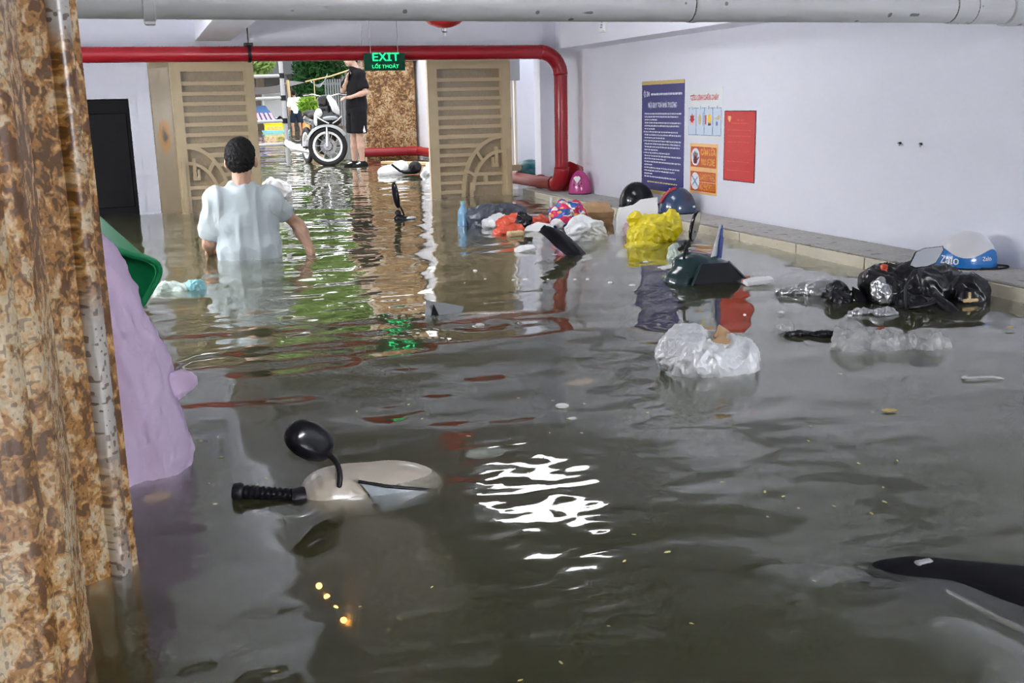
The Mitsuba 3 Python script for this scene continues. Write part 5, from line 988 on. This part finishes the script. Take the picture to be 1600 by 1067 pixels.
def tree(label, x, y, zt, crowns, mk, s, seed, group=None):
    t = thing('tree', label, 'tree', group)
    part(t, 'trunk', tube(spline([(x, y, -0.2), (x + 0.15, y, zt * 0.5), (x - 0.1, y, zt)], 12), np.linspace(0.22, 0.10, 12), 10), 'bark', True)
    part(t, 'foliage', cat_([leaves(c, r, n, s, seed + i) for i, (c, r, n) in enumerate(crowns)]), mk, False, kind='stuff')
tree('tall bright green tree at the left of the street', 5.2, 49, 7.0, [((4.6, 49, 8.2), (3.2, 2.6, 2.9), 2600), ((7.4, 51, 7.2), (2.4, 2.2, 2.4), 2000)], 'leaf_bright', 0.26, 100)
tree('dark green tree over the bamboo pole', 8.9, 50, 4.6, [((8.6, 50, 3.4), (1.7, 1.2, 1.2), 1500), ((7.9, 49.6, 2.1), (1.0, 0.8, 1.3), 1300)], 'leaf_dark', 0.16, 120)
tree('bright green tree overhanging the left of the gateway', 3.6, 44, 3.6, [((4.55, 43, 2.75), (0.75, 0.7, 0.55), 900), ((3.4, 44, 4.6), (2.2, 2.0, 1.5), 1800)], 'leaf_bright', 0.15, 140)
tree('broad bright green tree far down the street', 12.5, 58, 8.0, [((12.0, 58, 9.0), (3.6, 3.0, 3.2), 2600), ((9.4, 58, 11.0), (2.6, 2.4, 2.2), 1600)], 'leaf_bright', 0.28, 160)
sb = thing('building', 'dark open fronted shop across the flooded street', 'building')
part(sb, 'back_wall', box(-6, 22, 57, 57.4, -0.3, 3.3), 'shop_dark'); part(sb, 'roof', box(-6, 9.4, 53, 57.6, 3.0, 3.2), 'shop_grey')
for x in (4.7, 6.95): part(sb, 'post', box(x, x + 0.16, 53.2, 53.36, -0.2, 3.0), 'shop_grey')
part(sb, 'side_wall', box(-6, -5.7, 53, 57, -0.3, 3.0), 'shop_dark'); part(sb, 'lintel', box(-6, 9.4, 53, 53.25, 2.55, 3.0), 'shop_grey'); part(sb, 'side_wall', box(9.0, 9.3, 53, 57, -0.3, 2.2), 'shop_dark')
fe = thing('fence', 'grey paling fence behind the bamboo pole', 'fence')
for i in range(12): part(fe, 'paling', box(8.05 + 0.11 * i, 8.12 + 0.11 * i, 48.0, 48.03, 0.1, 2.15), 'shop_grey', False)
part(fe, 'rail', box(8.0, 9.4, 48.03, 48.08, 1.9, 2.0), 'shop_grey', False)
fb2 = thing('building', 'pale building standing behind the trees across the street', 'building')
part(fb2, 'wall', box(6.2, 11.5, 66, 70, -0.3, 6.0), 'pale_render')
for i in range(3): part(fb2, 'window', box(6.9 + 1.5 * i, 7.7 + 1.5 * i, 65.96, 66.01, 3.6, 4.9), 'shop_grey')
aw = thing('awning', 'sagging dark grey tarpaulin awning over the market stall', 'awning')
def tarp(p00, p10, p11, p01, sag, nx=14, ny=10):
    u, v_ = np.meshgrid(np.linspace(0, 1, nx), np.linspace(0, 1, ny)); p = [np.asarray(q, float) for q in (p00, p10, p11, p01)]
    P = (1 - u)[..., None] * (1 - v_)[..., None] * p[0] + u[..., None] * (1 - v_)[..., None] * p[1] + u[..., None] * v_[..., None] * p[2] + (1 - u)[..., None] * v_[..., None] * p[3]
    P[..., 2] -= sag * np.sin(np.pi * u) * (0.4 + 0.6 * v_); P = P.reshape(-1, 3)
    i, j = np.meshgrid(np.arange(ny - 1), np.arange(nx - 1), indexing='ij'); a = (i * nx + j).ravel()
    f_ = np.vstack([np.stack([a, a + 1, a + nx + 1], 1), np.stack([a, a + nx + 1, a + nx], 1)])
    n_ = len(P); e = np.vstack([P, P - [0, 0, 0.02]])
    return trimesh.Trimesh(e, np.vstack([f_, f_[:, ::-1] + n_]), process=False)
part(aw, 'sheet', tarp((3.8, 44.6, 1.55), (6.7, 44.6, 1.95), (6.5, 47.5, 2.1), (3.6, 47.5, 1.9), 0.25), 'tarp_grey', True)
part(aw, 'valance', tarp((3.9, 44.5, 1.50), (6.0, 44.5, 1.62), (6.0, 44.6, 1.92), (3.9, 44.6, 1.85), 0.1), 'tarp_grey', True)
aw2 = thing('awning', 'pale blue tarpaulin slung from the end of the bamboo pole', 'awning')
part(aw2, 'cord', tube([(7.55, 44.2, 2.14), (7.55, 43.95, 2.14)], 0.012, 6), 'bamboo', True); part(aw2, 'sheet', tarp((6.85, 44.2, 1.95), (7.55, 44.2, 2.15), (7.6, 44.5, 2.30), (6.9, 44.5, 2.05), 0.42), 'tarp_blue', True)
bp = thing('bamboo_pole', 'long tan bamboo pole slanting across the street on a thin upright', 'pole')
part(bp, 'pole', tube([(6.6, 44.0, 1.96), (7.6, 43.9, 2.15), (9.6, 43.6, 2.75)], 0.035, 10), 'bamboo', True); part(bp, 'upright', tube([(6.95, 43.97, -0.1), (6.95, 43.97, 2.05)], 0.022, 8), 'bamboo', True)
k = put('bamboo_pole', tube([(5.95, 44.45, 2.05), (6.06, 44.45, -0.1)], 0.06, 10), 'bamboo', True); say(k, 'short tan post end under the tarpaulin above the distant person', 'pole')
cb = thing('cabinet', 'white framed cabinet under the awning', 'cabinet')
part(cb, 'body', box(5.05, 5.95, 46.0, 46.5, 0.55, 1.55), 'shop_grey'); part(cb, 'frame', cat_([box(5.05, 5.12, 45.95, 46, 0.5, 1.6), box(5.88, 5.95, 45.95, 46, 0.5, 1.6), box(5.12, 5.88, 45.95, 46, 0.5, 0.57), box(5.12, 5.88, 45.95, 46, 1.53, 1.6)]), 'tee_white', False)
part(cb, 'leg', box(5.1, 5.2, 46.0, 46.4, -0.1, 0.55), 'shop_grey'); part(cb, 'leg', box(5.8, 5.9, 46.0, 46.4, -0.1, 0.55), 'shop_grey'); part(cb, 'pane', box(5.12, 5.88, 45.98, 46.0, 0.57, 1.53), 'pale_render')
stl = thing('stall', 'slanted market stall table with a blue back and pink striped cloth', 'market stall')
part(stl, 'top', tarp((4.35, 43.8, 0.45), (5.35, 43.8, 0.45), (5.0, 44.6, 1.05), (4.35, 44.6, 1.05), 0.0), 'stall_blue', True)
for i in range(5): part(stl, 'stripe', tarp((4.40 + 0.19 * i, 43.75, 0.46), (4.52 + 0.19 * i, 43.75, 0.46), (4.48 + 0.17 * i, 44.15, 0.76), (4.38 + 0.17 * i, 44.15, 0.76), 0.0, 3, 3), 'stall_pink', False)
for x in (4.45, 5.15): part(stl, 'leg', box(x, x + 0.06, 44.2, 44.26, -0.1, 0.7), 'shop_grey')
cr = thing('crate', 'bright yellow plastic crate standing in the street water', 'crate')
part(cr, 'body', box(4.82, 5.52, 43.4, 43.9, -0.05, 0.32, 0.02), 'crate_yellow'); part(cr, 'rim', box(4.79, 5.55, 43.37, 43.93, 0.30, 0.36, 0.02), 'crate_yellow')
for i in range(4): part(cr, 'slot', box(4.90 + 0.15 * i, 4.99 + 0.15 * i, 43.38, 43.40, 0.10, 0.22), 'bamboo', False)
k = put('basin', move(lathe([(0, 0), (0.38, 0), (0.44, 0.14), (0.41, 0.14), (0.36, 0.03), (0, 0.03)], 28), (5.05, 42.0, -0.04), s=(1.25, 0.6, 1)), 'basin_cyan', 40); say(k, 'cyan basin floating in front of the yellow crate', 'basin')
bag('plastic_bag', 'orange bag on the ground behind the distant person', 'bag', [((6.66, 44.2, 0.16), (0.26, 0.2, 0.24), 0)], 'film_orange' if 'film_orange' in scene else plastic('film_orange', (0.75, 0.33, 0.10)), 0.03, 0.03, 6, 201)
bag('rubbish_bag', 'black rubbish bag behind the orange bag in the street', 'bag', [((6.95, 45.6, 0.30), (0.35, 0.3, 0.35), 0)], 'film_black', 0.04, 0.04, 5, 203)
bag('rubbish_bag', 'black rubbish bag under the white cabinet in the street', 'bag', [((5.55, 44.9, 0.28), (0.30, 0.25, 0.26), 0)], 'film_black', 0.04, 0.04, 5, 207)
# leafy potted shrub behind the motorbike
pp = thing('potted_shrub', 'lime green potted shrub behind the motorbike', 'potted plant')
part(pp, 'pot', lathe([(0, -0.08), (0.16, -0.08), (0.21, 0.30), (0.18, 0.30), (0.15, 0.0), (0, 0.0)], 24, None, (2.95, 19.2, 0.0)), 'stained_post', 40); part(pp, 'stem', tube([(2.95, 19.2, 0.1), (2.93, 19.2, 0.85)], 0.03, 8), 'bark', True)
part(pp, 'foliage', cat_([leaves((2.92, 19.2, 0.93), (0.20, 0.18, 0.17), 190, 0.07, 210, 0.2)]), 'leaf_lime', False, kind='stuff')
# tubular rack left of the motorbike
rk = thing('steel_rack', 'grey tubular steel rack standing in the water left of the motorbike', 'rack')
part(rk, 'post', tube([(2.35, 18.1, -0.15), (2.325, 18.1, 1.80)], 0.035, 14), 'rack_grey' if 'rack_grey' in scene else mat('rack_grey', (0.40, 0.41, 0.42), 0.5), True)
part(rk, 'post', tube([(1.30, 18.1, -0.15), (1.28, 18.1, 1.80)], 0.035, 14), 'rack_grey', True)
for z_ in (1.405, 1.045, 0.672, 0.290): part(rk, 'rail', tube([(1.29, 18.1, z_ - 0.01), (2.335, 18.1, z_ + 0.01)], 0.028, 12), 'rack_grey', True)
for z_ in (1.415, 1.055, 0.682, 0.300): part(rk, 'clamp', lathe([(0.0, -0.04), (0.048, -0.04), (0.048, 0.04), (0, 0.04)], 16, None, (2.335, 18.1, z_)), 'black_plastic', 30)
# drowned scooter parts and rubbish in the passage
dsx = thing('scooter', 'white scooter fairing with a black mirror sunk at the foot of the granite pillar', 'scooter')
part(dsx, 'fairing', smooth_sdf(sun([ell((3.10, 13.6, 0.03), (0.20, 0.14, 0.10)), ell((3.22, 13.6, 0.10), (0.10, 0.10, 0.08))], 0.06), 0.016, 1), 'white_plastic', True)
part(dsx, 'mirror', smooth_sdf(sun([ell((3.36, 13.4, 0.09), (0.09, 0.05, 0.085)), ell((3.27, 13.4, 0.035), (0.10, 0.04, 0.03))], 0.03), 0.014, 1), 'black_gloss', True, label='black mirror'); part(dsx, 'stalk', tube([(3.05, 13.4, 0.14), (3.16, 13.4, 0.05), (3.28, 13.4, 0.04)], 0.014, 8), 'black_plastic', True)
bag('plastic_bag', 'white plastic bag against the left edge of the right gate leaf', 'bag', [((3.55, 13.2, 0.02), (0.13, 0.14, 0.14), 0), ((3.60, 12.8, -0.02), (0.14, 0.12, 0.10), 0)], 'film_white', 0.014, 0.03, 9, 221)
k = put('plank', move(box(-0.6, 0.6, -0.09, 0.09, -0.02, 0.02, 0.006), (3.85, 15.6, 0.03), rz=-62), 'wood_tan'); say(k, 'tan plank floating below the short red pipe outside', 'plank')
def wave(x, y):
    p = lambda s, sx=1.0, o=0.0: np.stack([x * s * sx + o, y * s, np.full_like(x, o)], -1)
    nz = lambda s, sx, o: meshkit.noise(p(s, sx, o)) - 0.5
    chop = np.clip((y - 2.5) / 5, 0.0, 1.0)
    pt = np.clip(3.2 * (nz(0.9, 1.0, 4.4) + 0.12), 0.12, 1.0); lp = np.exp(-((x - 0.80) / 0.35) ** 2 - ((y - 2.1) / 0.45) ** 2)
    h = 0.020 * nz(1.3, 0.6, 3.1) + 0.007 * nz(3.6, 0.6, 7.7) + 0.0045 * nz(8.5, 0.55, 1.3) + (0.0026 * pt + 0.0012 * chop + 0.0030 * lp) * nz(20.0, 0.5, 5.9) + (0.0008 * pt + 0.0018 * lp) * nz(47.0, 0.55, 2.9)
    r = np.hypot(x - 0.55, y - 6.35); h = h + 0.0030 * np.exp(-r / 1.6) * np.sin(2 * np.pi * r / 0.40) * np.clip(r / 0.4, 0, 1) * (0.4 + 1.2 * (nz(0.8, 1, 8.8) + 0.5))
    h = h + 0.016 * np.exp(-((x - 0.8) / 1.0) ** 2 - ((y - 4.2) / 1.3) ** 2) * nz(2.6, 0.5, 12.3)
    h = h + np.clip((y - 14.6) / 1.5, 0, 1) * (0.010 * nz(3.7, 0.6, 21.0) + 0.006 * nz(8.3, 0.6, 22.0))
    return h
scene['muddy'] = {'type': 'homogeneous', 'albedo': {'type': 'rgb', 'value': [0.19, 0.193, 0.088]}, 'sigma_t': 4.5}
scene['water_skin'] = {'type': 'thindielectric', 'int_ior': 1.26, 'ext_ior': 1.0}
ys = np.exp(np.linspace(math.log(1.0), math.log(18.0 + 1.7), 820)) - 1.7
ys = np.r_[-2.9, -1.5, ys[ys > -0.75]]
ys = np.r_[ys, np.exp(np.linspace(math.log(18.1), math.log(100), 160))]
xs = np.r_[-40, -15, -6, -3, np.linspace(-1.7, 3.7, 420), np.linspace(3.75, 8, 60), 12, 20, 40, 60]
wm = grid(xs, ys, wave); tc = wm.triangles.mean(1); cx, cy = tc[:, 0], tc[:, 1]
wm.update_faces(~((cy < 9.6) & (cx > 3.50)) & ~((cy < 17.0) & (cx < -1.55)) & ~((cy > 10.2) & (cy < 18.2) & (cx > 4.60)))
wm.remove_unreferenced_vertices()
k = put('floodwater', wm, None, True)
scene[k]['bsdf'] = {'type': 'ref', 'id': 'water_skin'}; scene[k]['interior'] = {'type': 'ref', 'id': 'muddy'}
say(k, 'murky olive brown floodwater with soft ripples filling the basement and the street', 'water', kind='stuff')
scene['water_face'] = {'type': 'blendbsdf', 'weight': 0.015, 'a': scene.pop('water_skin'), 'b': {'type': 'twosided', 'bsdf': {'type': 'diffuse', 'reflectance': {'type': 'rgb', 'value': [0.30, 0.28, 0.20]}}}}
scene['floodwater']['bsdf'] = {'type': 'ref', 'id': 'water_face'}
